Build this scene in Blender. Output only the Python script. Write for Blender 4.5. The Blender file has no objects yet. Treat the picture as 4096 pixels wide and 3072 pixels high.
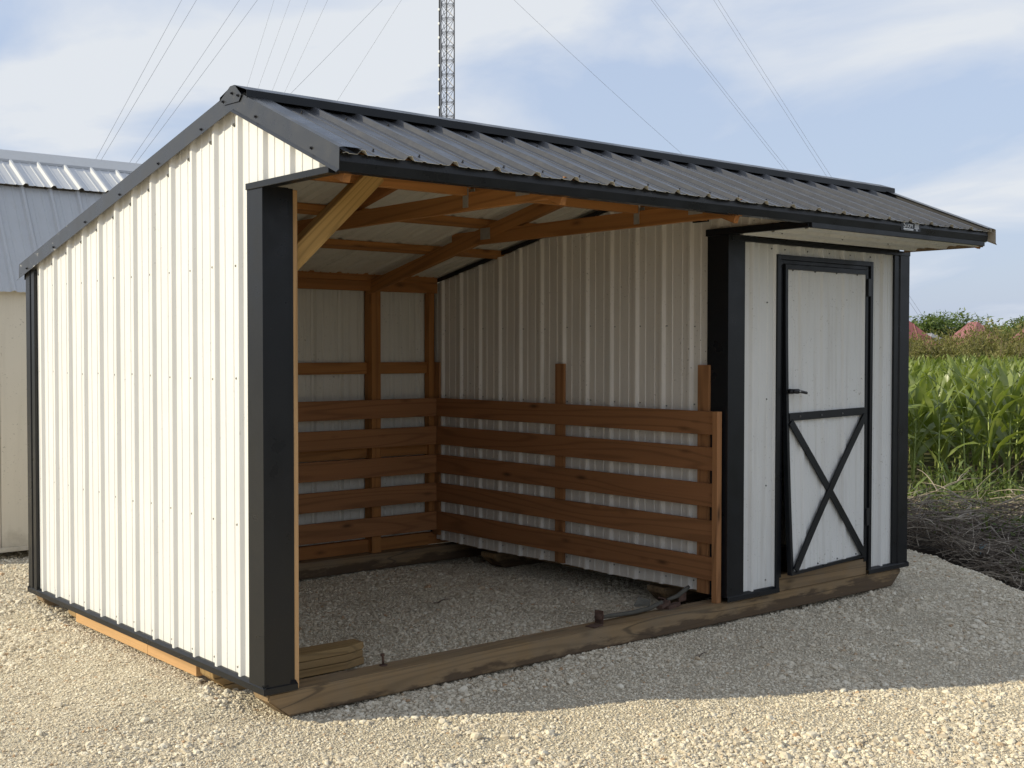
import bpy, bmesh, math, random
import numpy as np
from mathutils import Vector, Matrix
R = math.radians
random.seed(7)
rng = np.random.default_rng(11)

# ------------------------------------------------------------------ camera
scn = bpy.context.scene
COL = scn.collection
CAM = Vector((-2.5633, -4.7043, 1.4593))
CF = Vector((0.64304368, 0.76537069, -0.0265052))
CR = Vector((0.765651023, -0.643255824, 0.000675178))
CU = Vector((0.01653287, 0.02072791, 0.99964845))
FPX = 4887.05
cam_d = bpy.data.cameras.new('camera')
cam_d.sensor_width = 36; cam_d.sensor_fit = 'HORIZONTAL'
cam_d.lens = 36 * FPX / 4096
cam_d.clip_start = 0.05; cam_d.clip_end = 5000
cam = bpy.data.objects.new('camera', cam_d); COL.objects.link(cam)
cam.matrix_world = Matrix(((CR.x, CU.x, -CF.x, CAM.x), (CR.y, CU.y, -CF.y, CAM.y), (CR.z, CU.z, -CF.z, CAM.z), (0, 0, 0, 1)))
scn.camera = cam

# ------------------------------------------------------------------ sun and sky
SUN_D = Vector((1.0, -0.56, -0.64)).normalized()          # direction the light travels
sun_l = bpy.data.lights.new('sun', 'SUN')
sun_l.energy = 2.9; sun_l.angle = R(0.6); sun_l.color = (1.0, 0.905, 0.68)
sun = bpy.data.objects.new('sun', sun_l); COL.objects.link(sun)
sun.rotation_euler = SUN_D.to_track_quat('-Z', 'Y').to_euler()
sun.location = (-8, 6, 8)
world = bpy.data.worlds.new('World'); scn.world = world; world.use_nodes = True
def build_world():
    nt = world.node_tree; nt.nodes.clear()
    N = nt.nodes.new; L = nt.links.new
    out = N('ShaderNodeOutputWorld'); bg = N('ShaderNodeBackground'); bg.inputs[1].default_value = 0.10
    L(bg.outputs[0], out.inputs[0])
    sky = N('ShaderNodeTexSky'); sky.sky_type = 'NISHITA'; sky.sun_disc = False
    sky.sun_elevation = math.asin(-SUN_D.z)
    sky.sun_rotation = math.atan2(-SUN_D.x, -SUN_D.y)
    sky.air_density = 1.2; sky.dust_density = 1.5; sky.ozone_density = 1.5
    tc = N('ShaderNodeTexCoord'); sep = N('ShaderNodeSeparateXYZ'); L(tc.outputs['Generated'], sep.inputs[0])
    zc = N('ShaderNodeMath'); zc.operation = 'MAXIMUM'; L(sep.outputs[2], zc.inputs[0]); zc.inputs[1].default_value = 0.0
    za = N('ShaderNodeMath'); za.operation = 'ADD'; L(zc.outputs[0], za.inputs[0]); za.inputs[1].default_value = 0.22
    dx = N('ShaderNodeMath'); dx.operation = 'DIVIDE'; L(sep.outputs[0], dx.inputs[0]); L(za.outputs[0], dx.inputs[1])
    dy = N('ShaderNodeMath'); dy.operation = 'DIVIDE'; L(sep.outputs[1], dy.inputs[0]); L(za.outputs[0], dy.inputs[1])
    cmb = N('ShaderNodeCombineXYZ'); L(dx.outputs[0], cmb.inputs[0]); L(dy.outputs[0], cmb.inputs[1])
    mp = N('ShaderNodeMapping'); mp.inputs['Rotation'].default_value = (0, 0, R(25)); mp.inputs['Scale'].default_value = (1.0, 0.8, 1)
    mp.inputs['Location'].default_value = (3.1, 1.7, 0)
    L(cmb.outputs[0], mp.inputs[0])
    n1 = N('ShaderNodeTexNoise'); n1.inputs['Scale'].default_value = 1.55; n1.inputs['Detail'].default_value = 7
    n1.inputs['Roughness'].default_value = 0.52; n1.inputs['Distortion'].default_value = 0.5
    L(mp.outputs[0], n1.inputs[0])
    r1 = N('ShaderNodeValToRGB'); L(n1.outputs[0], r1.inputs[0])
    r1.color_ramp.elements[0].position = 0.36; r1.color_ramp.elements[0].color = (0.80, 0.80, 0.80, 1)
    r1.color_ramp.elements[1].position = 0.62; r1.color_ramp.elements[1].color = (1, 1, 1, 1)
    r1.color_ramp.interpolation = 'EASE'
    # thin veil of cloud: grey-blue where thin, white where thick
    r2 = N('ShaderNodeValToRGB'); L(n1.outputs[0], r2.inputs[0])
    r2.color_ramp.elements[0].position = 0.42; r2.color_ramp.elements[0].color = (0.385, 0.455, 0.60, 1)
    r2.color_ramp.elements[1].position = 0.60; r2.color_ramp.elements[1].color = (0.575, 0.605, 0.645, 1)
    sc = N('ShaderNodeVectorMath'); sc.operation = 'SCALE'; L(r2.outputs[0], sc.inputs[0]); sc.inputs['Scale'].default_value = 7.6
    mx = N('ShaderNodeMix'); mx.data_type = 'RGBA'; L(r1.outputs[0], mx.inputs[0]); L(sky.outputs[0], mx.inputs[6]); L(sc.outputs[0], mx.inputs[7])
    L(mx.outputs[2], bg.inputs[0])
build_world()
vs = scn.view_settings
vs.view_transform = 'Standard'; vs.look = 'None'; vs.gamma = 1.0; vs.use_curve_mapping = False
vs.exposure = 0.80
scn.render.engine = 'CYCLES'

# ------------------------------------------------------------------ helpers
def V(*a): return Vector(a)
def link(o, parent=None):
    COL.objects.link(o)
    if parent is not None:
        o.parent = parent
        o.matrix_parent_inverse = parent_world(parent).inverted()
    return o
def parent_world(p):
    if p.parent is None: return p.matrix_basis.copy()
    return parent_world(p.parent) @ p.matrix_parent_inverse @ p.matrix_basis
def mesh(name, verts, faces, mats, smooth=False, fmat=None):
    me = bpy.data.meshes.new(name)
    me.from_pydata([tuple(v) for v in verts], [], faces)
    for m in (mats if isinstance(mats, (list, tuple)) else [mats]): me.materials.append(m)
    if fmat: me.polygons.foreach_set('material_index', fmat)
    if smooth: me.polygons.foreach_set('use_smooth', [True] * len(me.polygons))
    me.update(); return me
def obj(name, me, parent=None, mw=None):
    o = bpy.data.objects.new(name, me)
    if mw is not None: o.matrix_basis = mw
    return link(o, parent)
def empty(name, loc):
    o = bpy.data.objects.new(name, None); o.location = loc; o.empty_display_size = 0.2
    COL.objects.link(o); return o
def tag(o, label=None, cat=None, group=None, kind=None):
    if label: o['label'] = label
    if cat: o['category'] = cat
    if group: o['group'] = group
    if kind: o['kind'] = kind
    return o
BOXF = [(0, 3, 2, 1), (4, 5, 6, 7), (0, 1, 5, 4), (1, 2, 6, 5), (2, 3, 7, 6), (3, 0, 4, 7)]
def box_vf(x0, x1, y0, y1, z0, z1):
    return [(x0, y0, z0), (x1, y0, z0), (x1, y1, z0), (x0, y1, z0), (x0, y0, z1), (x1, y0, z1), (x1, y1, z1), (x0, y1, z1)], BOXF
def bevelled(me, w, seg=1):
    bm = bmesh.new(); bm.from_mesh(me)
    bmesh.ops.bevel(bm, geom=bm.edges[:], offset=w, segments=seg, affect='EDGES', clamp_overlap=True)
    bm.to_mesh(me); bm.free(); return me
def box(name, x0, x1, y0, y1, z0, z1, mat, parent=None, bev=0.0):
    """box with its origin at its centre, so that object coordinates run along its own length"""
    c = V((x0 + x1) / 2, (y0 + y1) / 2, (z0 + z1) / 2)
    hx, hy, hz = (x1 - x0) / 2, (y1 - y0) / 2, (z1 - z0) / 2
    v, f = box_vf(-hx, hx, -hy, hy, -hz, hz)
    me = mesh(name, v, f, mat)
    if bev: bevelled(me, bev)
    return obj(name, me, parent, Matrix.Translation(c))
def board(name, a, b, wdir, w, t, mat, parent=None, bev=0.0015):
    """timber from a to b (axis), width w along wdir, thickness t; local X is the grain"""
    a, b = Vector(a), Vector(b); X = (b - a); Lh = X.length / 2; X.normalize()
    Y = Vector(wdir); Y = (Y - X * Y.dot(X)).normalized(); Z = X.cross(Y)
    v, f = box_vf(-Lh, Lh, -w / 2, w / 2, -t / 2, t / 2)
    me = mesh(name, v, f, mat)
    if bev: bevelled(me, bev)
    c = (a + b) / 2
    mw = Matrix(((X.x, Y.x, Z.x, c.x), (X.y, Y.y, Z.y, c.y), (X.z, Y.z, Z.z, c.z), (0, 0, 0, 1)))
    return obj(name, me, parent, mw)
def tube_vf(pts, rad, n=6, cap=True):
    pts = [Vector(p) for p in pts]; vs_, fs = [], []
    if not isinstance(rad, (list, tuple)): rad = [rad] * len(pts)
    prev = None
    for i, p in enumerate(pts):
        d = (pts[min(i + 1, len(pts) - 1)] - pts[max(i - 1, 0)])
        d = d.normalized() if d.length > 1e-9 else V(0, 0, 1)
        if prev is None: a = d.orthogonal().normalized()
        else:
            a = prev - d * prev.dot(d); a = a.normalized() if a.length > 1e-6 else d.orthogonal().normalized()
        prev = a; b_ = d.cross(a)
        for k in range(n):
            an = 2 * math.pi * k / n
            vs_.append(p + (a * math.cos(an) + b_ * math.sin(an)) * rad[i])
    for i in range(len(pts) - 1):
        for k in range(n):
            fs.append((i * n + k, i * n + (k + 1) % n, (i + 1) * n + (k + 1) % n, (i + 1) * n + k))
    if cap:
        fs.append(tuple(reversed(range(n)))); fs.append(tuple((len(pts) - 1) * n + k for k in range(n)))
    return vs_, fs
def tube(name, pts, rad, mat, parent=None, n=6, smooth=True):
    v, f = tube_vf(pts, rad, n); return obj(name, mesh(name, v, f, mat, smooth), parent)
class Acc:
    def __init__(s): s.v = []; s.f = []; s.m = []
    def add(s, v, f, m=0):
        o = len(s.v); s.v += [tuple(p) for p in v]; s.f += [tuple(i + o for i in q) for q in f]; s.m += [m] * len(f)
    def box(s, *a, m=0): v, f = box_vf(*a); s.add(v, f, m)
    def mesh(s, name, mats, smooth=False): return mesh(name, s.v, s.f, mats, smooth, s.m)
    def build(s, name, mats, parent=None, smooth=False): return obj(name, s.mesh(name, mats, smooth), parent)
def strip(name, prof, a, b, e1, e2, mats, parent=None, t=0.0016):
    """folded sheet: open polyline prof (in e1,e2) drawn from a to b; outside is on the left of the line"""
    a, b, e1, e2 = map(Vector, (a, b, e1, e2))
    n = len(prof); nor = []
    for i in range(n):
        q = []
        for j in (i - 1, i):
            if 0 <= j < n - 1:
                d = Vector(prof[j + 1]) - Vector(prof[j]); d.normalize(); q.append(Vector((-d.y, d.x)))
        s_ = sum(q, Vector((0, 0))); s_.normalize(); nor.append(s_)
    v = []
    for end in (a, b):
        for sgn in (0.5, -0.5):
            for i in range(n):
                p = Vector(prof[i]) + nor[i] * t * sgn
                v.append(end + e1 * p.x + e2 * p.y)
    f, m = [], []
    for i in range(n - 1):
        f.append((i, i + 1, 2 * n + i + 1, 2 * n + i)); m.append(0)
        f.append((n + i + 1, n + i, 3 * n + i, 3 * n + i + 1)); m.append(1)
        f.append((n + i, n + i + 1, i + 1, i)); m.append(1)
        f.append((2 * n + i, 2 * n + i + 1, 3 * n + i + 1, 3 * n + i)); m.append(1)
    for i in (0, n - 1): f.append((i, 2 * n + i, 3 * n + i, n + i)); m.append(1)
    me = mesh(name, v, f, list(mats), False, m)
    bm = bmesh.new(); bm.from_mesh(me); bmesh.ops.recalc_face_normals(bm, faces=bm.faces[:]); bm.to_mesh(me); bm.free()
    return obj(name, me, parent)
PITCH = 0.2286
def rib_profile(u0, u1, phase):
    """heights of a ribbed steel panel across its width: tall ribs each 9 in, two low ones between"""
    pts = []
    k0 = int(math.floor((u0 - phase) / PITCH)) - 1; k1 = int(math.ceil((u1 - phase) / PITCH)) + 1
    for k in range(k0, k1 + 1):
        c = phase + k * PITCH
        pts += [(c - .026, 0), (c - .0235, .002), (c - .011, .0175), (c - .008, .019), (c + .008, .019), (c + .011, .0175), (c + .0235, .002), (c + .026, 0)]
        for q in (1, 2):
            m = c + PITCH * q / 3 + (-.002 if q == 1 else .002)
            pts += [(m - .010, 0), (m - .006, .0036), (m + .006, .0036), (m + .010, 0)]
    def h(u):
        for (a, ha), (b, hb) in zip(pts, pts[1:]):
            if a <= u <= b: return ha + (hb - ha) * (u - a) / max(b - a, 1e-9)
        return 0
    res = [(u0, h(u0))] + [p for p in pts if u0 + 1e-5 < p[0] < u1 - 1e-5] + [(u1, h(u1))]
    return res
def sheet(name, O, eu, ev, en, u0, u1, phase, lo, hi, mats, parent, breaks=(), panel=4, lift=0.0):
    """ribbed panels, one object for each sheet; lo(u) and hi(u) are the sheet's ends along ev"""
    O, eu, ev, en = map(Vector, (O, eu, ev, en)); outs = []
    edges = [u0]; k = math.ceil((u0 - phase) / PITCH)
    first = phase + k * PITCH + .027
    e = first
    while e < u1 - .05:
        if e - edges[-1] > .12: edges.append(e)
        e += PITCH * panel
    edges.append(u1)
    for pi, (a, b) in enumerate(zip(edges, edges[1:])):
        pr = rib_profile(a, b, phase)
        for br in breaks:
            if a < br < b:
                hh = [p for p in pr if p[0] <= br][-1][1]
                pr += [(br - 1e-5, hh), (br + 1e-5, hh)]
        pr.sort(); v = []; f = []; m = []; n = len(pr); T = .0014
        off = lift + (.0008 if pi % 2 else 0)
        for d in (0, -T):
            for which in (lo, hi):
                for (u, h) in pr: v.append(O + eu * u + ev * which(u) + en * (h + off + d))
        flip = eu.cross(ev).dot(en) < 0
        for i in range(n - 1):
            q = [(i, i + 1, n + i + 1, n + i), (2 * n + i + 1, 2 * n + i, 3 * n + i, 3 * n + i + 1),
                 (2 * n + i, 2 * n + i + 1, i + 1, i), (n + i, n + i + 1, 3 * n + i + 1, 3 * n + i)]
            for j, w in enumerate(q):
                f.append(tuple(reversed(w)) if flip else w); m.append(0 if j == 0 else 1)
        outs.append(obj(name, mesh(name, v, f, list(mats), False, m), parent))
    return outs
def screws(name, pts, n, mat, parent, r=.0062, h=.006):
    """screw heads with washers, all on one face: too small to pick apart, so one part"""
    n = Vector(n).normalized(); A = Acc()
    for p in pts:
        p = Vector(p)
        v, f = tube_vf([p - n * .002, p + n * .0015], [r, r], 8); A.add(v, f)
        v, f = tube_vf([p + n * .0015, p + n * h], [r * .62, r * .5], 6); A.add(v, f)
    return tag(A.build(name, mat, parent), kind='stuff')

# ------------------------------------------------------------------ materials
def newmat(name):
    m = bpy.data.materials.new(name); m.use_nodes = True; nt = m.node_tree
    b = nt.nodes['Principled BSDF']; return m, nt, b
def node(nt, t, **kw):
    n = nt.nodes.new(t)
    for k, v in kw.items():
        if k.startswith('i_'):
            key = k[2:]; n.inputs[int(key) if key.isdigit() else key].default_value = v
        else: setattr(n, k, v)
    return n
def ramp(nt, src, stops, interp='LINEAR'):
    r = nt.nodes.new('ShaderNodeValToRGB'); cr = r.color_ramp; cr.interpolation = interp
    while len(cr.elements) < len(stops): cr.elements.new(0.5)
    for e, (p, c) in zip(cr.elements, stops):
        e.position = p; e.color = (*c, 1) if len(c) == 3 else c
    nt.links.new(src, r.inputs[0]); return r
def mixc(nt, fac, a, b, mode='MIX'):
    m = nt.nodes.new('ShaderNodeMix'); m.data_type = 'RGBA'; m.blend_type = mode
    for s, x in ((0, fac), (6, a), (7, b)):
        if hasattr(x, 'is_linked') or hasattr(x, 'links'): nt.links.new(x, m.inputs[s])
        elif isinstance(x, (int, float)): m.inputs[s].default_value = x
        else: m.inputs[s].default_value = (*x, 1)
    return m.outputs[2]
def coords(nt, kind='Object', scale=(1, 1, 1), rand=0.0, loc=(0, 0, 0)):
    tc = nt.nodes.new('ShaderNodeTexCoord'); mp = nt.nodes.new('ShaderNodeMapping'); mp.inputs['Scale'].default_value = scale
    mp.inputs['Location'].default_value = loc
    nt.links.new(tc.outputs[kind], mp.inputs[0])
    if rand:
        oi = nt.nodes.new('ShaderNodeObjectInfo'); ml = node(nt, 'ShaderNodeMath', operation='MULTIPLY', i_1=rand)
        nt.links.new(oi.outputs['Random'], ml.inputs[0])
        cb = nt.nodes.new('ShaderNodeCombineXYZ')
        for k in range(3): nt.links.new(ml.outputs[0], cb.inputs[k])
        ad = node(nt, 'ShaderNodeVectorMath', operation='ADD'); nt.links.new(mp.outputs[0], ad.inputs[0]); nt.links.new(cb.outputs[0], ad.inputs[1])
        return ad.outputs[0]
    return mp.outputs[0]
def noise(nt, vec, scale, detail=4, rough=.55, dist=0):
    n = node(nt, 'ShaderNodeTexNoise', i_Scale=scale, i_Detail=detail, i_Roughness=rough, i_Distortion=dist)
    nt.links.new(vec, n.inputs[0]); return n.outputs[0]
def bump(nt, b, h, strength, dist):
    bp = node(nt, 'ShaderNodeBump', i_Strength=strength, i_Distance=dist); nt.links.new(h, bp.inputs['Height'])
    nt.links.new(bp.outputs[0], b.inputs['Normal']); return bp

def metal_paint(name, col, rough=.38, dirt=0.0, dirtcol=(.30, .25, .18), speck=0.0, streak=0.0, spec=.5, wobble=.25):
    m, nt, b = newmat(name)
    w = coords(nt, 'Object')
    base = None
    n1 = noise(nt, w, 2.3, 4)
    c = mixc(nt, n1, tuple(x * .94 for x in col), tuple(min(1, x * 1.05) for x in col))
    if streak:
        vs_ = coords(nt, 'Object', (14, 14, .7)); s = noise(nt, vs_, 1.6, 5, .6)
        r = ramp(nt, s, [(.50, (0, 0, 0)), (.78, (streak,) * 3)]); c = mixc(nt, r.outputs[0], c, dirtcol)
    if speck:
        sp = noise(nt, w, 62, 3, .6); bl = noise(nt, w, 3.1, 3)
        r = ramp(nt, sp, [(.64, (0, 0, 0)), (.70, (1, 1, 1))]); r2 = ramp(nt, bl, [(.40, (0, 0, 0)), (.66, (speck,) * 3)])
        c = mixc(nt, mixc(nt, 1.0, r.outputs[0], r2.outputs[0], 'MULTIPLY'), c, tuple(x * .5 for x in dirtcol))
    if dirt:
        geo = nt.nodes.new('ShaderNodeNewGeometry'); sp = nt.nodes.new('ShaderNodeSeparateXYZ'); nt.links.new(geo.outputs['Position'], sp.inputs[0])
        nn = noise(nt, w, 9, 6, .65); ml = node(nt, 'ShaderNodeMath', operation='MULTIPLY_ADD', i_1=.55, i_2=-.20); nt.links.new(nn, ml.inputs[0])
        sb = node(nt, 'ShaderNodeMath', operation='SUBTRACT'); nt.links.new(ml.outputs[0], sb.inputs[0]); nt.links.new(sp.outputs[2], sb.inputs[1])
        r = ramp(nt, sb.outputs[0], [(0.0, (0, 0, 0)), (.35, (dirt,) * 3)]); c = mixc(nt, r.outputs[0], c, dirtcol)
    nt.links.new(c, b.inputs['Base Color'])
    rr = ramp(nt, noise(nt, w, 7, 5), [(.3, (rough * .8,) * 3), (.7, (min(1, rough * 1.3),) * 3)])
    nt.links.new(rr.outputs[0], b.inputs['Roughness']); b.inputs['Specular IOR Level'].default_value = spec
    if wobble: bump(nt, b, noise(nt, coords(nt, 'Object', (1, 1, 1)), 3.5, 2), wobble, .006)
    return m
def wood(name, c0, c1, c2, knots=.8, dirt=0.0, gray=0.0, rough=.72, ring=1.0, crack=0.0):
    m, nt, b = newmat(name)
    v = coords(nt, 'Object', (1, 1, 1), 37.0)
    mp = node(nt, 'ShaderNodeMapping', i_Scale=(.9, 13, 13)); nt.links.new(v, mp.inputs[0])
    warp = noise(nt, mp.outputs[0], .9, 3, .5)
    # growth rings cut lengthwise
    mr = node(nt, 'ShaderNodeMapping', i_Scale=(.55, 9, 9)); nt.links.new(v, mr.inputs[0])
    fld = noise(nt, mr.outputs[0], .55, 2, .4)
    mu = node(nt, 'ShaderNodeMath', operation='MULTIPLY', i_1=58.0 * ring); nt.links.new(fld, mu.inputs[0])
    sn = node(nt, 'ShaderNodeMath', operation='SINE'); nt.links.new(mu.outputs[0], sn.inputs[0])
    sr = ramp(nt, sn.outputs[0], [(.0, (0, 0, 0)), (.55, (.18, .18, .18)), (1, (1, 1, 1))])
    mf = node(nt, 'ShaderNodeMapping', i_Scale=(2.0, 120, 120)); nt.links.new(v, mf.inputs[0])
    fine = noise(nt, mf.outputs[0], 1.0, 4, .6)
    oi = nt.nodes.new('ShaderNodeObjectInfo')
    base = ramp(nt, oi.outputs['Random'], [(0, c0), (.5, c1), (1, c2)]).outputs[0]
    c = mixc(nt, ramp(nt, warp, [(.3, (0, 0, 0)), (.75, (.5, .5, .5))]).outputs[0], base, tuple(x * .62 for x in c1))
    c = mixc(nt, mixc(nt, 1.0, sr.outputs[0], (.50, .50, .50), 'MULTIPLY'), c, tuple(x * .42 for x in c0))
    c = mixc(nt, ramp(nt, fine, [(.35, (.30, .30, .30)), (.65, (0, 0, 0))]).outputs[0], c, tuple(x * .5 for x in c1))
    if knots:
        mk = node(nt, 'ShaderNodeMapping', i_Scale=(2.6, 8.5, 8.5)); nt.links.new(v, mk.inputs[0])
        vo = node(nt, 'ShaderNodeTexVoronoi', i_Scale=1.0, i_Randomness=1.0); nt.links.new(mk.outputs[0], vo.inputs[0])
        kr = ramp(nt, vo.outputs['Distance'], [(.04, (knots,) * 3), (.12, (knots * .35,) * 3), (.19, (0, 0, 0))])
        c = mixc(nt, kr.outputs[0], c, tuple(x * .22 for x in c0))
    if crack:
        mc_ = node(nt, 'ShaderNodeMapping', i_Scale=(.38, 5.5, 5.5)); nt.links.new(v, mc_.inputs[0])
        cn = noise(nt, mc_.outputs[0], 1.0, 2, .35)
        cr_ = ramp(nt, cn, [(.492, (0, 0, 0)), (.498, (crack,) * 3), (.504, (0, 0, 0))]); c = mixc(nt, cr_.outputs[0], c, (.02, .014, .009))
    if gray:
        g = noise(nt, v, 4, 5, .6); c = mixc(nt, ramp(nt, g, [(.35, (0, 0, 0)), (.7, (gray,) * 3)]).outputs[0], c, (.20, .17, .13))
    if dirt:
        geo = nt.nodes.new('ShaderNodeNewGeometry'); sp = nt.nodes.new('ShaderNodeSeparateXYZ'); nt.links.new(geo.outputs['Position'], sp.inputs[0])
        mpd = node(nt, 'ShaderNodeMapping', i_Scale=(2.2, 9, 9)); nt.links.new(geo.outputs['Position'], mpd.inputs[0])
        nn = noise(nt, mpd.outputs[0], 1.5, 7, .65)
        ml = node(nt, 'ShaderNodeMath', operation='MULTIPLY_ADD', i_1=.30, i_2=-.235); nt.links.new(nn, ml.inputs[0])
        # caked mud grows towards the tack room end of the runner
        xr = node(nt, 'ShaderNodeMapRange'); xr.inputs[1].default_value = 0.3; xr.inputs[2].default_value = 4.6; xr.inputs[3].default_value = -.035; xr.inputs[4].default_value = .035
        nt.links.new(sp.outputs[0], xr.inputs[0])
        ad = node(nt, 'ShaderNodeMath', operation='ADD'); nt.links.new(ml.outputs[0], ad.inputs[0]); nt.links.new(xr.outputs[0], ad.inputs[1])
        sb = node(nt, 'ShaderNodeMath', operation='SUBTRACT'); nt.links.new(ad.outputs[0], sb.inputs[0]); nt.links.new(sp.outputs[2], sb.inputs[1])
        c = mixc(nt, ramp(nt, sb.outputs[0], [(.0, (0, 0, 0)), (.03, (dirt,) * 3)]).outputs[0], c, (.055, .035, .022))
    nt.links.new(c, b.inputs['Base Color']); b.inputs['Roughness'].default_value = rough
    b.inputs['Specular IOR Level'].default_value = .3
    bump(nt, b, fine, .35, .0015)
    return m
def flat(name, col, rough=.6, metal=0, var=.15, scale=12, spec=.5):
    m, nt, b = newmat(name)
    n = noise(nt, coords(nt, 'Object', (1, 1, 1), 11.), scale, 5, .6)
    c = mixc(nt, n, tuple(x * (1 - var) for x in col), tuple(min(1, x * (1 + var)) for x in col))
    nt.links.new(c, b.inputs['Base Color']); b.inputs['Roughness'].default_value = rough; b.inputs['Metallic'].default_value = metal
    b.inputs['Specular IOR Level'].default_value = spec
    return m

M = {}
M['white'] = metal_paint('white_steel', (.67, .67, .66), .42, dirt=.25, speck=.25, streak=.06)
M['white_dirty'] = metal_paint('dusty_white_steel', (.70, .695, .665), .5, dirt=.5, speck=.8, streak=.30, dirtcol=(.36, .31, .23))
M['white_inside'] = metal_paint('white_steel_backing', (.66, .635, .56), .55, dirt=.5, speck=.8, streak=.25, wobble=.1)
M['stall_wall'] = metal_paint('stall_wall_steel', (.73, .69, .625), .5, dirt=.3, speck=.9, streak=.2, wobble=.1)
M['roof'] = metal_paint('charcoal_roof_steel', (.046, .046, .049), .34, speck=.25, streak=.10, dirtcol=(.22, .21, .20), spec=.6)
M['trim'] = metal_paint('charcoal_trim_steel', (.0095, .0105, .0125), .32, speck=.15, spec=.30, dirtcol=(.16, .15, .14))
M['trim_scuffed'] = metal_paint('scuffed_trim_steel', (.018, .0195, .023), .30, speck=.3, spec=.65)
def add_scuffs(m, y0, y1):
    nt = m.node_tree; b = nt.nodes['Principled BSDF']; src = b.inputs['Base Color'].links[0].from_socket
    geo = nt.nodes.new('ShaderNodeNewGeometry'); sp = nt.nodes.new('ShaderNodeSeparateXYZ'); nt.links.new(geo.outputs['Position'], sp.inputs[0])
    mk = ramp(nt, sp.outputs[1], [(0, (0, 0, 0)), (1, (1, 1, 1))]); mr = node(nt, 'ShaderNodeMapRange'); mr.inputs[1].default_value = y0; mr.inputs[2].default_value = y1
    nt.links.new(sp.outputs[1], mr.inputs[0]); nt.links.new(mr.outputs[0], mk.inputs[0])
    mp = node(nt, 'ShaderNodeMapping', i_Scale=(30, 22, 55)); nt.links.new(geo.outputs['Position'], mp.inputs[0])
    fl = ramp(nt, noise(nt, mp.outputs[0], 1.0, 4, .7), [(.60, (0, 0, 0)), (.64, (1, 1, 1))])
    pt = ramp(nt, noise(nt, geo.outputs['Position'], 5.5, 2), [(.47, (0, 0, 0)), (.55, (1, 1, 1))])
    f = mixc(nt, 1.0, mixc(nt, 1.0, fl.outputs[0], mk.outputs[0], 'MULTIPLY'), pt.outputs[0], 'MULTIPLY')
    nt.links.new(mixc(nt, f, src, (.55, .53, .48)), b.inputs['Base Color'])
add_scuffs(M['trim_scuffed'], 2.15, 2.30)
M['trim_back'] = flat('trim_primer_back', (.42, .37, .29), .6)
M['wood_in'] = wood('fir_framing', (.41, .175, .052), (.46, .21, .066), (.36, .14, .042))
M['wood_board'] = wood('pine_board', (.36, .165, .066), (.41, .195, .080), (.32, .135, .055), knots=.9, ring=1.25)
M['wood_brace'] = wood('fir_brace', (.52, .33, .115), (.54, .34, .125), (.48, .30, .10), knots=.5, ring=1.6)
M['wood_rim'] = wood('rim_board', (.60, .36, .16), (.62, .38, .18), (.56, .33, .15), knots=.3)
M['wood_treated'] = wood('treated_timber', (.27, .178, .088), (.30, .20, .10), (.25, .158, .078), knots=.7, dirt=.75, gray=.45, crack=.9, ring=1.3)
M['wood_block'] = wood('treated_block', (.34, .215, .09), (.36, .235, .10), (.31, .19, .08), knots=.4, gray=.15, ring=1.6)
M['screw'] = flat('screw_steel', (.16, .16, .155), .5, .3)
M['screw_black'] = flat('black_screw', (.02, .02, .025), .3, .2)
M['galv'] = flat('galvanised_plate', (.42, .42, .40), .45, .6, .3, 40)
M['rust'] = flat('rusted_iron', (.085, .048, .034), .9, .1, .55, 30)
M['pipe'] = flat('weathered_pipe', (.085, .08, .065), .9, .2, .5, 24)
M['black_plastic'] = flat('black_handle', (.012, .012, .014), .4)
M['lettering'] = flat('white_lettering', (.7, .72, .74), .5, 0, .05)

def gravel_mat():
    m, nt, b = newmat('crushed_limestone')
    v = coords(nt, 'Object')
    vo = node(nt, 'ShaderNodeTexVoronoi', i_Scale=105.0); nt.links.new(v, vo.inputs[0])
    vo2 = node(nt, 'ShaderNodeTexVoronoi', i_Scale=260.0); nt.links.new(v, vo2.inputs[0])
    big = noise(nt, v, 1.1, 4, .55); mid = noise(nt, v, 14, 5, .6)
    c = ramp(nt, vo.outputs['Color'], [(0, (.45, .39, .285)), (.5, (.62, .555, .42)), (1, (.73, .67, .53))]).outputs[0]
    c = mixc(nt, ramp(nt, big, [(.35, (0, 0, 0)), (.68, (.4, .4, .4))]).outputs[0], c, (.54, .465, .36))
    c = mixc(nt, ramp(nt, mid, [(.40, (.35, .35, .35)), (.6, (0, 0, 0))]).outputs[0], c, (.40, .33, .25))
    nt.links.new(c, b.inputs['Base Color']); b.inputs['Roughness'].default_value = .95; b.inputs['Specular IOR Level'].default_value = .15
    iv = node(nt, 'ShaderNodeMath', operation='SUBTRACT', i_0=1.0); nt.links.new(vo.outputs['Distance'], iv.inputs[1])
    iv2 = node(nt, 'ShaderNodeMath', operation='MULTIPLY_ADD', i_1=-.45); nt.links.new(vo2.outputs['Distance'], iv2.inputs[0]); nt.links.new(iv.outputs[0], iv2.inputs[2])
    bump(nt, b, iv2.outputs[0], 1.0, .010)
    return m
M['gravel'] = gravel_mat()
def stone_mat():
    m, nt, b = newmat('limestone_chip')
    oi = nt.nodes.new('ShaderNodeObjectInfo')
    c = ramp(nt, oi.outputs['Random'], [(0, (.45, .39, .295)), (.3, (.61, .54, .415)), (.62, (.73, .66, .52)), (.90, (.79, .74, .61)), (.975, (.52, .41, .28)), (1.0, (.42, .26, .14))]).outputs[0]
    n = noise(nt, coords(nt, 'Object', (1, 1, 1), 9.), 2.2, 4); c = mixc(nt, mixc(nt, 1.0, n, (.4, .4, .4), 'MULTIPLY'), c, (.42, .355, .275))
    nt.links.new(c, b.inputs['Base Color']); b.inputs['Roughness'].default_value = .95; b.inputs['Specular IOR Level'].default_value = .15
    return m
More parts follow.
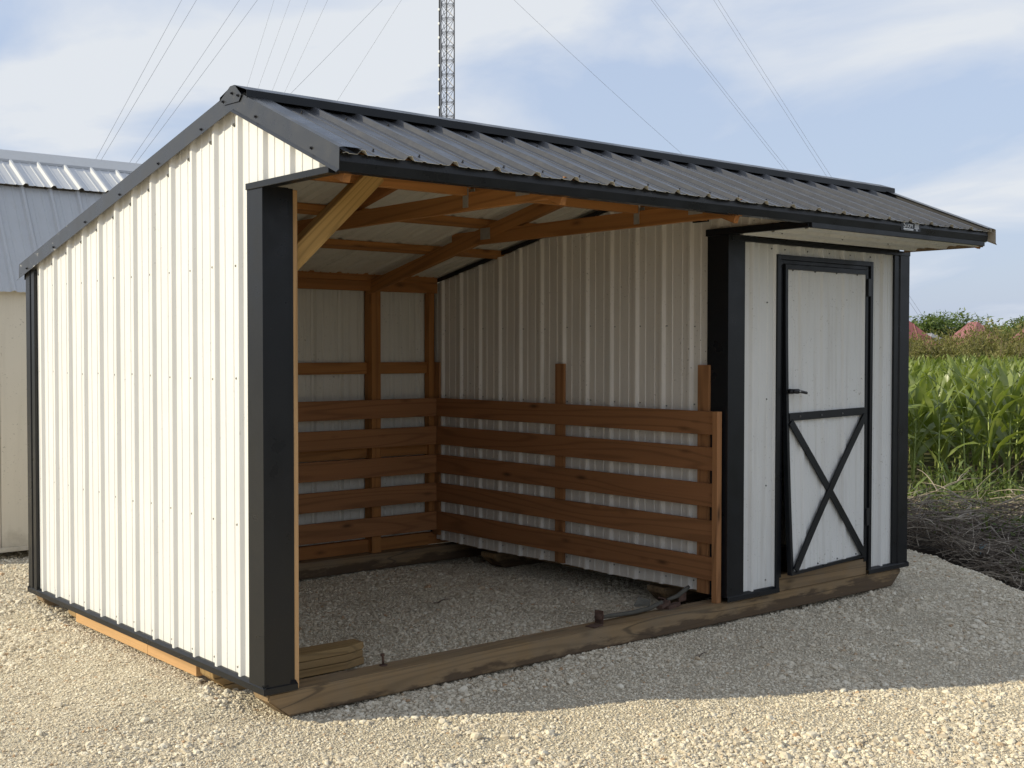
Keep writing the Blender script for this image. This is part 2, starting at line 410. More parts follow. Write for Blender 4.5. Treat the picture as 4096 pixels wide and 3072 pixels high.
M['stone'] = stone_mat()
def leaf_mat(name, c0, c1, c2, trans=.35, rough=.5, sc=3.0):
    m, nt, b = newmat(name)
    n = noise(nt, coords(nt, 'Object', (1, 1, 1), 23.), sc, 4, .6)
    oi = nt.nodes.new('ShaderNodeObjectInfo')
    c = ramp(nt, n, [(.3, c0), (.5, c1), (.72, c2)]).outputs[0]
    nt.links.new(c, b.inputs['Base Color']); b.inputs['Roughness'].default_value = rough
    tr = node(nt, 'ShaderNodeBsdfTranslucent')
    nt.links.new(mixc(nt, 1.0, c, (1.0, 1.0, .55), 'MULTIPLY'), tr.inputs[0])
    mx = node(nt, 'ShaderNodeMixShader', i_0=trans); nt.links.new(b.outputs[0], mx.inputs[1]); nt.links.new(tr.outputs[0], mx.inputs[2])
    nt.links.new(mx.outputs[0], nt.nodes['Material Output'].inputs[0])
    return m
M['corn_leaf'] = leaf_mat('corn_leaf', (.135, .185, .038), (.21, .27, .065), (.33, .37, .15), .45, .34)
M['corn_stalk'] = flat('corn_stalk', (.30, .36, .11), .55, 0, .25)
M['weed'] = leaf_mat('weed_leaf', (.075, .12, .022), (.12, .17, .04), (.18, .21, .07), .35, .6, 6)
M['shrub'] = leaf_mat('shrub_leaf', (.13, .135, .040), (.20, .195, .062), (.27, .25, .10), .4, .7, 1.2)
M['tree_leaf'] = leaf_mat('tree_leaf', (.07, .115, .025), (.11, .165, .04), (.16, .21, .06), .35, .6, 1.2)
M['bark'] = flat('grey_bark', (.17, .13, .095), .9, 0, .4, 20)
M['twig'] = flat('dry_twig', (.115, .090, .068), .95, 0, .5, 9)
M['twig_pale'] = flat('bleached_branch', (.30, .255, .20), .95, 0, .35, 9)
def ground_mat():
    m, nt, b = newmat('field_soil')
    v = coords(nt, 'Object'); n = noise(nt, v, 2.5, 6, .62); n2 = noise(nt, v, .25, 4)
    c = ramp(nt, n, [(.3, (.05, .038, .024)), (.55, (.10, .078, .05)), (.75, (.16, .13, .085))]).outputs[0]
    g = ramp(nt, n, [(.3, (.035, .05, .015)), (.7, (.09, .11, .035))]).outputs[0]
    c = mixc(nt, ramp(nt, n2, [(.42, (0, 0, 0)), (.6, (.8, .8, .8))]).outputs[0], c, g)
    nt.links.new(c, b.inputs['Base Color']); b.inputs['Roughness'].default_value = 1.0; b.inputs['Specular IOR Level'].default_value = .1
    bump(nt, b, n, .8, .04)
    return m
M['soil'] = ground_mat()

# ------------------------------------------------------------------ terrain
def vnoise(x, y, s, seed):
    """smooth value noise on numpy arrays"""
    x = np.asarray(x, float) * s; y = np.asarray(y, float) * s
    xi = np.floor(x).astype(np.int64); yi = np.floor(y).astype(np.int64); xf = x - xi; yf = y - yi
    def hsh(a, b_):
        n = (a * 374761393 + b_ * 668265263 + seed * 974711) & 0x7fffffff
        n = ((n ^ (n >> 13)) * 1274126177) & 0x7fffffff
        return ((n ^ (n >> 16)) & 0xffff) / 65535.0
    u = xf * xf * (3 - 2 * xf); w = yf * yf * (3 - 2 * yf)
    return (hsh(xi, yi) * (1 - u) + hsh(xi + 1, yi) * u) * (1 - w) + (hsh(xi, yi + 1) * (1 - u) + hsh(xi + 1, yi + 1) * u) * w - .5
def sstep(a, b, x):
    t = np.clip((np.asarray(x, float) - a) / (b - a), 0, 1); return t * t * (3 - 2 * t)
def edge_x(y): return 5.78 + .46 * np.asarray(y, float) + .16 * vnoise(y, np.zeros_like(np.asarray(y, float)), 1.7, 5) * 2
def gz(x, y):
    x = np.asarray(x, float); y = np.asarray(y, float)
    z = -.157 + .030 * vnoise(x, y, .7, 1) + .024 * vnoise(x, y, 2.1, 2) + .012 * vnoise(x, y, 4.7, 8)
    z = z + .056 * sstep(.35, -.05, x) * sstep(.05, .5, y) * sstep(4.6, 3.0, y) * sstep(-1.6, -.3, x)   # gravel banked against the side wall
    z = z + .012 * sstep(.2, -.6, y) * sstep(3.5, 1.0, x)
    z = z + .028 * np.exp(-((y - 2.98) / .16) ** 2) * sstep(-.1, .1, x) * sstep(5.2, 4.8, x)
    d = x - edge_x(y)
    z = z + .02 * np.exp(-((d + .22) / .2) ** 2) - .22 * sstep(-.05, .45, d)
    return z
def gzf(x, y):
    return gz(x, y) + .007 * vnoise(x, y, 9, 3) + .006 * vnoise(x, y, 27, 4)
def gz1(x, y): return float(gz(np.array([x]), np.array([y]))[0])

def grow(a, b, far, first):
    out = []; p = b; s = first
    while p < far: p += s; s *= 1.35; out.append(p)
    return out
def make_ground():
    # the wide sheet of soil that reaches the horizon
    n = 40; r = [0] + [6 * 1.22 ** i for i in range(34)]
    v = []; f = []
    for i, q in enumerate(r[1:]):
        for k in range(n):
            a = 2 * math.pi * k / n; v.append((8 + q * math.cos(a), 4 + q * math.sin(a), -.38))
    c = len(v); v.append((8, 4, -.38))
    for k in range(n): f.append((c, k, (k + 1) % n))
    for i in range(len(r) - 2):
        for k in range(n): f.append((i * n + k, (i + 1) * n + k, (i + 1) * n + (k + 1) % n, i * n + (k + 1) % n))
    tag(obj('ground', mesh('ground', v, f, M['soil'])), 'dark soil of the field stretching to the horizon', 'ground', kind='structure')
    # gravel yard
    xs = np.concatenate([[-x for x in reversed(grow(0, 2.2, 22, .06))], np.arange(-2.2, 7.0, .034), grow(0, 7.0, 7.8, .06)])
    ys = np.concatenate([[-x for x in reversed(grow(0, 3.0, 18, .06))], np.arange(-3.0, 3.2, .032), np.arange(3.2, 6.2, .05), grow(0, 6.2, 26, .08)])
    X, Y = np.meshgrid(xs, ys); Z = gzf(X, Y)
    keep = (X - edge_x(Y)) < .62
    idx = -np.ones(X.shape, int); idx[keep] = np.arange(keep.sum())
    vv = np.stack([X[keep], Y[keep], Z[keep]], 1)
    a, b_, c_, d = idx[:-1, :-1], idx[:-1, 1:], idx[1:, 1:], idx[1:, :-1]
    ok = (a >= 0) & (b_ >= 0) & (c_ >= 0) & (d >= 0)
    ff = np.stack([a[ok], b_[ok], c_[ok], d[ok]], 1)
    me = bpy.data.meshes.new('gravel_yard'); me.from_pydata(vv.tolist(), [], ff.tolist()); me.materials.append(M['gravel'])
    me.polygons.foreach_set('use_smooth', [True] * len(me.polygons)); me.update()
    tag(obj('gravel_yard', me), 'pale crushed limestone yard under and around the shed', 'gravel', kind='structure')
make_ground()

def stone_nodes():
    ng = bpy.data.node_groups.new('scatter_stones', 'GeometryNodeTree')
    ng.interface.new_socket('Geometry', in_out='INPUT', socket_type='NodeSocketGeometry')
    ng.interface.new_socket('Geometry', in_out='OUTPUT', socket_type='NodeSocketGeometry')
    N = ng.nodes.new; L = ng.links.new
    gi = N('NodeGroupInput'); go = N('NodeGroupOutput')
    jn = N('GeometryNodeJoinGeometry')
    for i, (sub, sx, sy, sz) in enumerate(((2, 1, .8, .62), (2, 1, .7, .5), (2, 1, .95, .7), (2, 1, .62, .6), (2, 1, .85, .45))):
        ic = N('GeometryNodeMeshIcoSphere'); ic.inputs['Radius'].default_value = .5; ic.inputs['Subdivisions'].default_value = sub
        ns = N('ShaderNodeTexNoise'); ns.noise_dimensions = '4D'; ns.inputs['W'].default_value = i * 7.3 + 1; ns.inputs['Scale'].default_value = 2.6; ns.inputs['Detail'].default_value = 1
        sb = N('ShaderNodeVectorMath'); sb.operation = 'SUBTRACT'; L(ns.outputs['Color'], sb.inputs[0]); sb.inputs[1].default_value = (.5, .5, .5)
        sc = N('ShaderNodeVectorMath'); sc.operation = 'SCALE'; L(sb.outputs[0], sc.inputs[0]); sc.inputs['Scale'].default_value = .75
        sp = N('GeometryNodeSetPosition'); L(ic.outputs['Mesh'], sp.inputs['Geometry']); L(sc.outputs[0], sp.inputs['Offset'])
        tr = N('GeometryNodeTransform'); L(sp.outputs[0], tr.inputs['Geometry']); tr.inputs['Scale'].default_value = (sx, sy, sz)
        sm = N('GeometryNodeSetMaterial'); L(tr.outputs[0], sm.inputs['Geometry']); sm.inputs['Material'].default_value = M['stone']
        fl = N('GeometryNodeSetShadeSmooth'); L(sm.outputs[0], fl.inputs['Geometry']); fl.inputs['Shade Smooth'].default_value = False
        gt = N('GeometryNodeGeometryToInstance'); L(fl.outputs[0], gt.inputs[0]); L(gt.outputs[0], jn.inputs[0])
    io = N('GeometryNodeInstanceOnPoints'); L(gi.outputs[0], io.inputs['Points']); L(jn.outputs[0], io.inputs['Instance'])
    io.inputs['Pick Instance'].default_value = True
    a1 = N('GeometryNodeInputNamedAttribute'); a1.data_type = 'FLOAT'; a1.inputs['Name'].default_value = 'size'
    a2 = N('GeometryNodeInputNamedAttribute'); a2.data_type = 'FLOAT_VECTOR'; a2.inputs['Name'].default_value = 'turn'
    a3 = N('GeometryNodeInputNamedAttribute'); a3.data_type = 'INT'; a3.inputs['Name'].default_value = 'pick'
    L(a1.outputs[0], io.inputs['Scale']); L(a2.outputs[0], io.inputs['Rotation']); L(a3.outputs[0], io.inputs['Instance Index'])
    L(io.outputs[0], go.inputs[0]); return ng
def make_gravel():
    # stones over the yard; denser where they show larger
    P = []; S = []
    def scatter(n, x0, x1, y0, y1, lo, hi, pw, cond=None):
        x = rng.uniform(x0, x1, n); y = rng.uniform(y0, y1, n)
        k = (x - edge_x(y)) < .35
        if cond is not None: k &= cond(x, y)
        x, y = x[k], y[k]; s = lo + (hi - lo) * rng.random(len(x)) ** pw
        P.append(np.stack([x, y, gzf(x, y) + s * .08], 1)); S.append(s)
    def inview(x, y):
        dx, dy = x - CAM.x, y - CAM.y; dep = dx * .643 + dy * .7654; lat = dx * .7657 - dy * .6433
        return (dep > 4.1) & (lat / dep < .80) & (lat / dep > -.62)
    near = lambda x, y: inview(x, y) & ((x - CAM.x) * .643 + (y - CAM.y) * .7654 < 9.3)
    dens = lambda x, y: near(x, y) & (vnoise(x, y, 1.3, 21) + .5 * vnoise(x, y, 4, 22) > -.42)
    scatter(590000, -3.0, 6.6, -4.4, 5.6, .0065, .017, 2.0, near)
    clump = lambda x, y: near(x, y) & (vnoise(x, y, 1.6, 31) + .6 * vnoise(x, y, 5, 32) > .02)
    scatter(130000, -3.0, 6.6, -4.4, 5.6, .014, .032, 2.0, clump)
    scatter(6200, -3.0, 6.6, -4.4, 5.6, .026, .050, 2.2, clump)
    scatter(90000, -4.5, 7.0, -1.0, 9.5, .012, .030, 1.8, lambda x, y: inview(x, y) & ~near(x, y))
    P_ = np.concatenate(P); S_ = np.concatenate(S); n = len(S_)
    me = bpy.data.meshes.new('gravel_stones'); me.from_pydata(P_.tolist(), [], [])
    at = me.attributes.new('size', 'FLOAT', 'POINT'); at.data.foreach_set('value', S_.astype(np.float32))
    at = me.attributes.new('turn', 'FLOAT_VECTOR', 'POINT')
    at.data.foreach_set('vector', np.stack([rng.uniform(-.5, .5, n), rng.uniform(-.5, .5, n), rng.uniform(0, 6.28, n)], 1).astype(np.float32).ravel())
    at = me.attributes.new('pick', 'INT', 'POINT'); at.data.foreach_set('value', rng.integers(0, 5, n).astype(np.int32))
    me.materials.append(M['stone'])
    o = obj('gravel_stones', me); md = o.modifiers.new('scatter', 'NODES'); md.node_group = stone_nodes()
    tag(o, 'loose pale limestone chips covering the yard', 'gravel', kind='stuff')
make_gravel()

def rock_mesh(seed, lumps=.35, sub=2):
    bm = bmesh.new(); bmesh.ops.create_icosphere(bm, subdivisions=sub, radius=.5)
    r_ = random.Random(seed); cuts = [(Vector((r_.uniform(-1, 1), r_.uniform(-1, 1), r_.uniform(-1, 1))).normalized(), r_.uniform(.26, .42)) for _ in range(9)]
    for v in bm.verts:
        for n_, d in cuts:
            e = v.co.dot(n_) - d
            if e > 0: v.co -= n_ * e * .9
        v.co.y *= .8; v.co.z *= .62
    me = bpy.data.meshes.new('stone'); bm.to_mesh(me); bm.free(); me.materials.append(M['stone']); return me
def make_rocks():
    ms = [rock_mesh(s) for s in range(6)]
    spots = []
    r_ = random.Random(5)
    while len(spots) < 46:
        dep = r_.uniform(5.0, 7.6); lat = r_.uniform(-.43, .43) * dep
        x = CAM.x + .643 * dep + .7657 * lat; y = CAM.y + .7654 * dep - .6433 * lat
        if -.15 < x < 5.0 and -.1 < y < 3.1: continue
        if x > float(edge_x(y)) - .3: continue
        spots.append((x, y))
    for i, (x, y) in enumerate(spots):
        s = r_.choice((.035, .04, .045, .05, .055, .065)); o = obj('stone', ms[i % 6], None)
        o.location = (x, y, gz1(x, y) + s * .14); o.scale = (s, s, s); o.rotation_euler = (r_.uniform(-.3, .3), r_.uniform(-.3, .3), r_.uniform(0, 6.28))
        tag(o, 'larger pale limestone lump lying loose on the fine gravel', 'stone', 'larger stones on the gravel')
make_rocks()

# ------------------------------------------------------------------ the run-in shed
D, LEN, X1 = 2.9595, 4.937, 3.061
RY, RZ = .235, 2.608                      # ridge line
SF, SB = .4167, .217                      # front and back slopes
YE, YBK = -.623, 3.05                     # roof edges
def ZR(y): return RZ - SF * (RY - y) if y < RY else RZ - SB * (y - RY)
shed = empty('run_in_shed', (LEN / 2, D / 2, -.145))
tag(shed, 'white ribbed steel run-in shed with charcoal roof, open stall and tack room door', 'shed')
WH = [M['white'], M['white_inside']]
def make_walls():
    top = lambda y: ZR(y) - .045
    # side wall towards the sun, and its gable tail under the front eave
    ph = D - .2172 - PITCH * 12
    for o in sheet('siding_panel', (.010, 0, 0), (0, 1, 0), (0, 0, 1), (-1, 0, 0), .105, D - .02, ph, lambda u: .004, top, WH, shed, breaks=(RY,)): pass
    sheet('gable_panel', (.010, 0, 0), (0, 1, 0), (0, 0, 1), (-1, 0, 0), -.585, .104, ph, lambda u: 2.172, lambda u: max(top(u), 2.174), WH, shed)
    rows = []
    for k in range(0, 14):
        y = ph + PITCH * k + .032
        if .12 < y < D - .1:
            for z in (.045, .688, 1.337, 1.845):
                if z < top(y) - .1: rows.append((.008, y, z + random.uniform(-.006, .006)))
            rows.append((.008, y + .02, top(y) - .09))
    screws('siding_screws', rows, (-1, 0, 0), M['screw'], shed, .0098, .010)
    # far side and back walls
    sheet('siding_panel', (LEN - .01, 0, 0), (0, 1, 0), (0, 0, 1), (1, 0, 0), .05, D - .02, ph, lambda u: .004, top, WH, shed, breaks=(RY,))
    sheet('gable_panel', (LEN - .01, 0, 0), (0, 1, 0), (0, 0, 1), (1, 0, 0), -.585, .049, ph, lambda u: 2.172, lambda u: max(top(u), 2.174), WH, shed)
    sheet('back_panel', (0, D - .012, 0), (1, 0, 0), (0, 0, 1), (0, 1, 0), .03, LEN - .03, .17, lambda u: .004, lambda u: ZR(D) - .05, WH, shed)
    # partition between stall and tack room, ribs towards the stall
    ptop = lambda y: 1.977 + .208 * (2.925 - y) if y > .2 else 1.977 + .208 * 2.725 + .30 * (y - .2)
    sheet('partition_panel', (X1 + .004, 0, 0), (0, 1, 0), (0, 0, 1), (-1, 0, 0), .132, 2.925, .302, lambda u: .006 + .004 * math.sin(u * 5), ptop, [M['stall_wall'], M['white_inside']], shed, breaks=(.2,))
    sheet('gable_panel', (X1 + .004, 0, 0), (0, 1, 0), (0, 0, 1), (-1, 0, 0), -.585, .131, .302, lambda u: 2.192, lambda u: max(2.196, ZR(u) - .06), [M['stall_wall'], M['white_inside']], shed)
    pr = []
    for k in range(0, 13):
        for z in (.06, .62, 1.13, 1.62):
            y = .302 + PITCH * k - .035
            if y < 2.85: pr.append((X1 + .003, y, z + random.uniform(-.01, .01)))
    screws('partition_screws', pr, (-1, 0, 0), M['screw'], shed, .005)
    # tack room front, left and right of the door and above it
    WD = [M['white_dirty'], M['white_inside']]
    O = (0, .012, 0); e = ((1, 0, 0), (0, 0, 1), (0, -1, 0))
    sheet('front_panel', O, *e, 3.18, 3.53, 3.285, lambda u: .008, lambda u: 2.14, WD, shed)
    sheet('front_panel', O, *e, 4.49, 4.80, 4.655, lambda u: .008, lambda u: 2.14, WD, shed)
    sheet('front_panel', O, *e, 3.531, 4.489, 3.285, lambda u: 2.045, lambda u: 2.14, WD, shed)
    fs = [(x, .010, z) for x in (3.43, 4.64) for z in (.06, .64, 1.17, 1.76)] + [(3.60 + .2286 * k, .010, 2.09) for k in range(5)] + [(3.47, .010, 2.09)]
    screws('front_screws', fs, (0, -1, 0), M['screw'], shed, .0055)
make_walls()

def make_trim():
    T = [M['trim'], M['trim']]
    # corner posts of folded steel: side flange and front flange
    strip('corner_trim', [(-.012 + .014, .124), (-.014, .124), (-.014, -.012), (.112, -.012), (.112, .004), (.143, .004), (.143, .02)], (0, 0, .0), (0, 0, 2.168), (1, 0, 0), (0, 1, 0), T, shed)
    strip('corner_trim', [(.002, 2.83), (-.014, 2.83), (-.014, 2.875), (-.004, 2.88), (-.004, 2.90), (-.014, 2.905), (-.014, D + .012), (.12, D + .012)], (0, 0, .0), (0, 0, 1.955), (1, 0, 0), (0, 1, 0), [M['trim'], M['trim']], shed)
    strip('corner_trim', [(X1 + .004, .15), (X1 - .020, .148), (X1 - .020, -.012), (3.192, -.012), (3.192, .008)], (0, 0, .0), (0, 0, 2.168), (1, 0, 0), (0, 1, 0), T, shed)
    strip('corner_trim', [(4.782, .008), (4.782, -.006), (4.838, -.006), (4.842, -.013), (LEN + .013, -.013), (LEN + .013, .13)], (0, 0, .0), (0, 0, 2.12), (1, 0, 0), (0, 1, 0), T, shed)
    # flashing along the foot of the walls
    def base(name, a, b, out):
        a, b, out = Vector(a), Vector(b), Vector(out)
        strip(name, [(-.006, .014), (.002, .012), (.018, .001), (.019, -.024), (.015, -.026)], a, b, out, (0, 0, 1), T, shed)
    base('base_trim', (0, D + .02, 0), (0, -.02, 0), (-1, 0, 0))
    base('base_trim', (-.02, 0, 0), (.147, 0, 0), (0, -1, 0))
    base('base_trim', (3.04, 0, 0), (3.533, 0, 0), (0, -1, 0))
    base('base_trim', (4.486, 0, 0), (LEN + .03, 0, 0), (0, -1, 0))
    base('base_trim', (LEN, -.02, 0), (LEN, D + .02, 0), (1, 0, 0))
    base('base_trim', (LEN + .02, D, 0), (-.02, D, 0), (0, 1, 0))
    # trim under the gable tail, and over the stall's mouth
    box('soffit_trim', -.022, .030, -.56, .124, 2.160, 2.188, M['trim'], shed, .0015)
    # rake trim: over the roof edge, down the wall, kicked out at the foot
    def rake(x, sx, y0, y1, mats):
        for (a, b) in ((y0, y1),):
            prof = [(.085 * -sx, .010), (.004 * -sx, .010), (.018 * sx, .006), (.020 * sx, -.080), (.034 * sx, -.092)]
            if sx > 0: prof = prof[::-1]
            strip('rake_trim', prof, (x, a, ZR(a)), (x, b, ZR(b)), (1, 0, 0), (0, 0, 1), mats, shed)
    TB = [M['trim_scuffed'], M['trim_back']]
    TB = TB[::-1]; rake(0, -1, YE - .012, RY, TB); rake(0, -1, RY, YBK + .03, TB)
    rake(LEN + .0, 1, YE - .012, RY, [M['trim_back'], M['trim_scuffed']]); rake(LEN, 1, RY, YBK + .03, [M['trim_back'], M['trim_scuffed']])
    rs = [(-.0205, y, ZR(y) - .058) for y in (.03, -.43, .55, 1.02, 1.50, 1.98, 2.47, 2.93)]
    screws('rake_screws', rs, (-1, 0, 0), M['screw_black'], shed, .008, .009)
    # fascia board with steel skin, sagging a little in its sheen
    strip('fascia', [(.02, .075), (0, .074), (-.006, .040), (0, .003), (.03, 0)], (.002, -.600, 2.163), (LEN - .028, -.600, 2.172), (0, 1, 0), (0, 0, 1), T, shed, .003)
    strip('fascia', [(0, 0), (-.02, .0), (-.02, .08), (-.04, .085)], (0, YBK - .03, ZR(YBK) - .095), (LEN, YBK - .03, ZR(YBK) - .095), (0, -1, 0), (0, 0, 1), T, shed, .003)
    box('soffit_trim', 3.035, 4.872, -.606, -.590, 2.143, 2.1715, M['trim'], shed, .0015)
    box('soffit_trim', 4.866, 4.884, -.589, -.020, 2.138, 2.170, M['wood_treated'], shed, .0015)
    box('soffit_trim', 3.022, 3.050, -.589, .150, 2.146, 2.186, M['trim'], shed, .0015)
    box('header_trim', 3.07, LEN + .016, -.018, .02, 2.116, 2.146, M['trim'], shed, .0015)
    box('header_trim', 3.040, 3.060, .155, .27, 2.238, 2.256, M['trim'], shed, .001)
    sheet('soffit_panel', (0, 0, 2.160), (0, -1, 0), (1, 0, 0), (0, 0, -1), .0, .588, .10, lambda u: 3.051, lambda u: 4.865, [M['white_dirty'], M['white_inside']], shed)
    screws('soffit_screws', [(x, -.47, 2.158) for x in (3.4, 3.95, 4.5)] + [(x, -.2, 2.158) for x in (3.3, 3.9, 4.4)], (0, 0, -1), M['screw'], shed, .006)
    # partition's head and back edge
    strip('partition_trim', [(-.022, -.004), (-.022, .026), (.012, .026)], (X1, 2.95, 1.972), (X1, .21, 2.543), (1, 0, 0), (0, 0, 1), T, shed)
    box('partition_trim', X1 - .022, X1 + .010, 2.926, 2.946, .02, 1.97, M['trim'], shed)
make_trim()

def make_roof():
    RM = [M['roof'], M['white_inside']]
    hf = math.hypot(1, SF); hb = math.hypot(1, SB)
    nf = Vector((0, -SF, 1)).normalized(); nb = Vector((0, SB, 1)).normalized()
    ef = Vector((0, -1, -SF)).normalized(); eb = Vector((0, 1, -SB)).normalized()
    O = Vector((0, RY, RZ - .016)); ph = .095
    rp = dict(panel=4)
    sheet('roof_panel', O, (1, 0, 0), ef, nf, .004, LEN + .006, ph, lambda u: .03, lambda u: (RY - YE) * hf + .004 * math.sin(u * 31), RM, shed)
    sheet('roof_panel', O, (1, 0, 0), eb, nb, .004, LEN + .006, ph, lambda u: .03, lambda u: (YBK - RY) * hb, RM, shed)
    # ridge cap: two wings on top of the ribs, hemmed down at both edges
    w = .125
    pr = [(-w - .001, -w * SF - .002), (-w, -w * SF + .034), (-.012, .019), (.012, .019), (w, -w * SB + .012), (w + .004, -w * SB - .004)]
    strip('ridge_cap', pr, (-.021, RY, RZ + .004), (LEN + .018, RY, RZ + .004), (0, 1, 0), (0, 0, 1), [M['trim'], M['trim']], shed)
    # end tab of the cap folded over the gable peak
    v = [(-.023, RY - .085, RZ - .030), (-.023, RY + .105, RZ - .022), (-.023, RY + .02, RZ + .022), (-.023, RY - .02, RZ + .022), (-.023, RY + .085, RZ - .052), (-.023, RY - .06, RZ - .056)]
    v2 = [(p[0] - .002, p[1], p[2]) for p in v]; order = [5, 4, 1, 2, 3, 0]
    vv = [v[i] for i in order] + [v2[i] for i in order]; n = 6
    f = [tuple(range(n)), tuple(reversed(range(n, 2 * n)))] + [(i, n + i, n + (i + 1) % n, (i + 1) % n) for i in range(n)]
    obj('ridge_end_tab', mesh('ridge_end_tab', vv, f, M['trim_scuffed']), shed)
    screws('ridge_screws', [(-.025, RY + .0, RZ - .012), (-.025, RY - .055, RZ - .030), (-.025, RY + .085, RZ - .036)], (-1, 0, 0), M['screw_black'], shed, .008, .01)
    sc = []
    for k in range(21):
        x = ph + PITCH * k + .105
        if x > LEN - .05: continue
        for d in (.09, .70):
            s = (RY - YE) * hf - d; sc.append(O + Vector((x, 0, 0)) + ef * s + nf * .0005)
    screws('roof_screws', sc, nf, M['screw_black'], shed, .0065, .011)
    sc = [Vector((ph + PITCH * k, RY - .10, RZ - .10 * SF + .017)) for k in range(21)]
    screws('cap_screws', sc, nf, M['trim'], shed, .006, .008)
make_roof()

def make_frame():
    W = M['wood_in']
    # purlins under the roof sheets
    for y in (2.13, 1.525, .92, .33):
        board('purlin', (.03, y, ZR(y) - .039), (LEN - .03, y, ZR(y) - .039), (0, 1, -SB), .089, .038, W, shed)
    for y in (.14, -.18, -.54):
        board('purlin', (.03, y, ZR(y) - .042), (LEN - .03, y, ZR(y) - .042), (0, 1, SF), .07, .038, W, shed)
    # trusses
    for x in (.06, 1.22, 2.44, 3.088, 4.88):
        o = .062 + .045
        dz = lambda y: ZR(y) - .062 - .0445
        board('rafter', (x, 2.915, dz(2.915)), (x, RY + .01, dz(RY + .01)), (0, SB, 1), .089, .038, W, shed)
        if x in (1.22, 2.44, .06, 4.88):
            if x in (1.22, 2.44):
                board('truss_chord', (x, 1.86, 2.203), (x, -.592, 2.210), (0, 0, 1), .089, .036, W, shed)
                for (y, z, w, h) in ((1.50, 2.225, .10, .075), (-.30, 2.222, .10, .05)):
                    for s in (-1, 1): box('nail_plate', x + s * .0185 - .0008, x + s * .0185 + .0008, y - w / 2, y + w / 2, z - h / 2, z + h / 2, M['galv'], shed)
                box('joist_hanger', x - .024, x - .0186, .115, .155, 2.178, 2.275, M['galv'], shed)
                box('joist_hanger', x + .0186, x + .024, .115, .155, 2.178, 2.275, M['galv'], shed)
            board('rafter', (x, -.575, ZR(-.575) - .105), (x, RY - .012, ZR(RY - .012) - .115), (0, -SF, 1), .08, .034, W, shed)
    # header over the stall's mouth (between the trusses) and the knee brace
    for a, b in ((.03, 1.195), (1.246, 2.415), (2.466, 3.0)):
        board('header', (a, .135, 2.300), (b, .135, 2.300), (0, 0, 1), .125, .038, W, shed)
    board('knee_brace', (.135, .122, 1.806), (.645, .122, 2.292), (-.69, 0, .72), .089, .084, M['wood_brace'], shed, .003)
    # posts of the stall's mouth
    board('door_post', (.10, .055, -.030), (.10, .055, 2.165), (1, 0, 0), .142, .089, M['wood_rim'], shed, .003)
    # back wall: posts, plates, girts
    for x in (1.22, 2.468): board('stud', (x, 2.888, -.030), (x, 2.888, 1.905), (1, 0, 0), .080, .096, W, shed)
    board('stud', (3.0, 2.905, .09), (3.0, 2.905, 1.905), (1, 0, 0), .05, .06, W, shed)
    board('top_plate', (.03, 2.862, 1.940), (X1 - .03, 2.862, 1.940), (0, 0, 1), .072, .042, W, shed)
    board('top_plate', (.03, 2.894, 2.006), (X1 - .03, 2.894, 2.006), (0, 0, 1), .056, .10, W, shed)
    for a, b in ((.03, 1.178), (1.262, 2.426), (2.510, 2.974)):
        for z, h in ((1.336, .086), (.715, .089)): board('girt', (a, 2.922, z), (b, 2.922, z), (0, 0, 1), h, .036, W, shed)
        board('bottom_plate', (a, 2.905, .02), (b, 2.905, .02), (0, 0, 1), .094, .04, W, shed)
    board('bottom_plate', (2.98, 2.92, .018), (LEN - .04, 2.92, .018), (0, 0, 1), .092, .04, W, shed)
    # stall kick boards on the back wall and on the partition, each board a piece of its own
    for z in (.966, .7505, .5335, .3165, .097):
        zz = z + .0695; j = random.uniform(-.004, .004)
        board('kick_board', (.03, 2.824, zz + j), (X1 - .062, 2.824, zz), (0, 0, 1), .139, .024, M['wood_board'], shed, .002)
        board('kick_board', (3.012, 2.811, zz), (3.012, .060, zz + j * .5), (0, 0, 1), .139, .024, M['wood_board'], shed, .002)
    for y, z0, z1 in ((1.446, .020, 1.378), (.165, .006, 1.380), (2.862, .05, 1.378)):
        board('batten', (3.0345, y, z0), (3.0345, y, z1), (0, 1, 0), .089, .020, M['wood_board'], shed)
    board('end_post', (3.0045, .038, -.030), (3.0045, .038, 1.106), (1, 0, 0), .042, .040, M['wood_board'], shed, .002)
    # runners the shed is dragged on
    def skid(name, xa, xb, ya, yb, la, lb, mat, cut=False):
        z1, z0 = -.030, -.1445; zc = -.062
        pr = [(xa, z1), (xa, zc), (xa + la, z0), (xb - lb, z0), (xb, zc), (xb, z1)]
        v = [(x, ya, z) for x, z in pr] + [(x, yb, z) for x, z in pr]; n = 6
        c = Vector(((xa + xb) / 2, (ya + yb) / 2, (z0 + z1) / 2)); v = [tuple(Vector(p) - c) for p in v]
        if cut:      # corner of the end sawn off
            v[5] = (v[5][0] - .12, v[5][1], v[5][2]); v[4] = (v[4][0] - .12, v[4][1], v[4][2]); v[3] = (v[3][0] - .12, v[3][1], v[3][2])
            v[9] = (v[9][0], v[9][1], v[9][2])
        f = [tuple(range(n)), tuple(reversed(range(n, 2 * n)))] + [(i, n + i, n + (i + 1) % n, (i + 1) % n) for i in range(n)]
        me = mesh(name, v, f, mat); bm = bmesh.new(); bm.from_mesh(me); bmesh.ops.recalc_face_normals(bm, faces=bm.faces[:])
        bmesh.ops.bevel(bm, geom=bm.edges[:], offset=.006, segments=2, affect='EDGES'); bm.to_mesh(me); bm.free()
        return obj(name, me, shed, Matrix.Translation(c))
    WT = M['wood_treated']
    skid('runner', .012, 4.893, .0, .140, .10, .10, WT)
    skid('runner', .012, 4.893, 2.788, 2.912, .10, .10, WT)
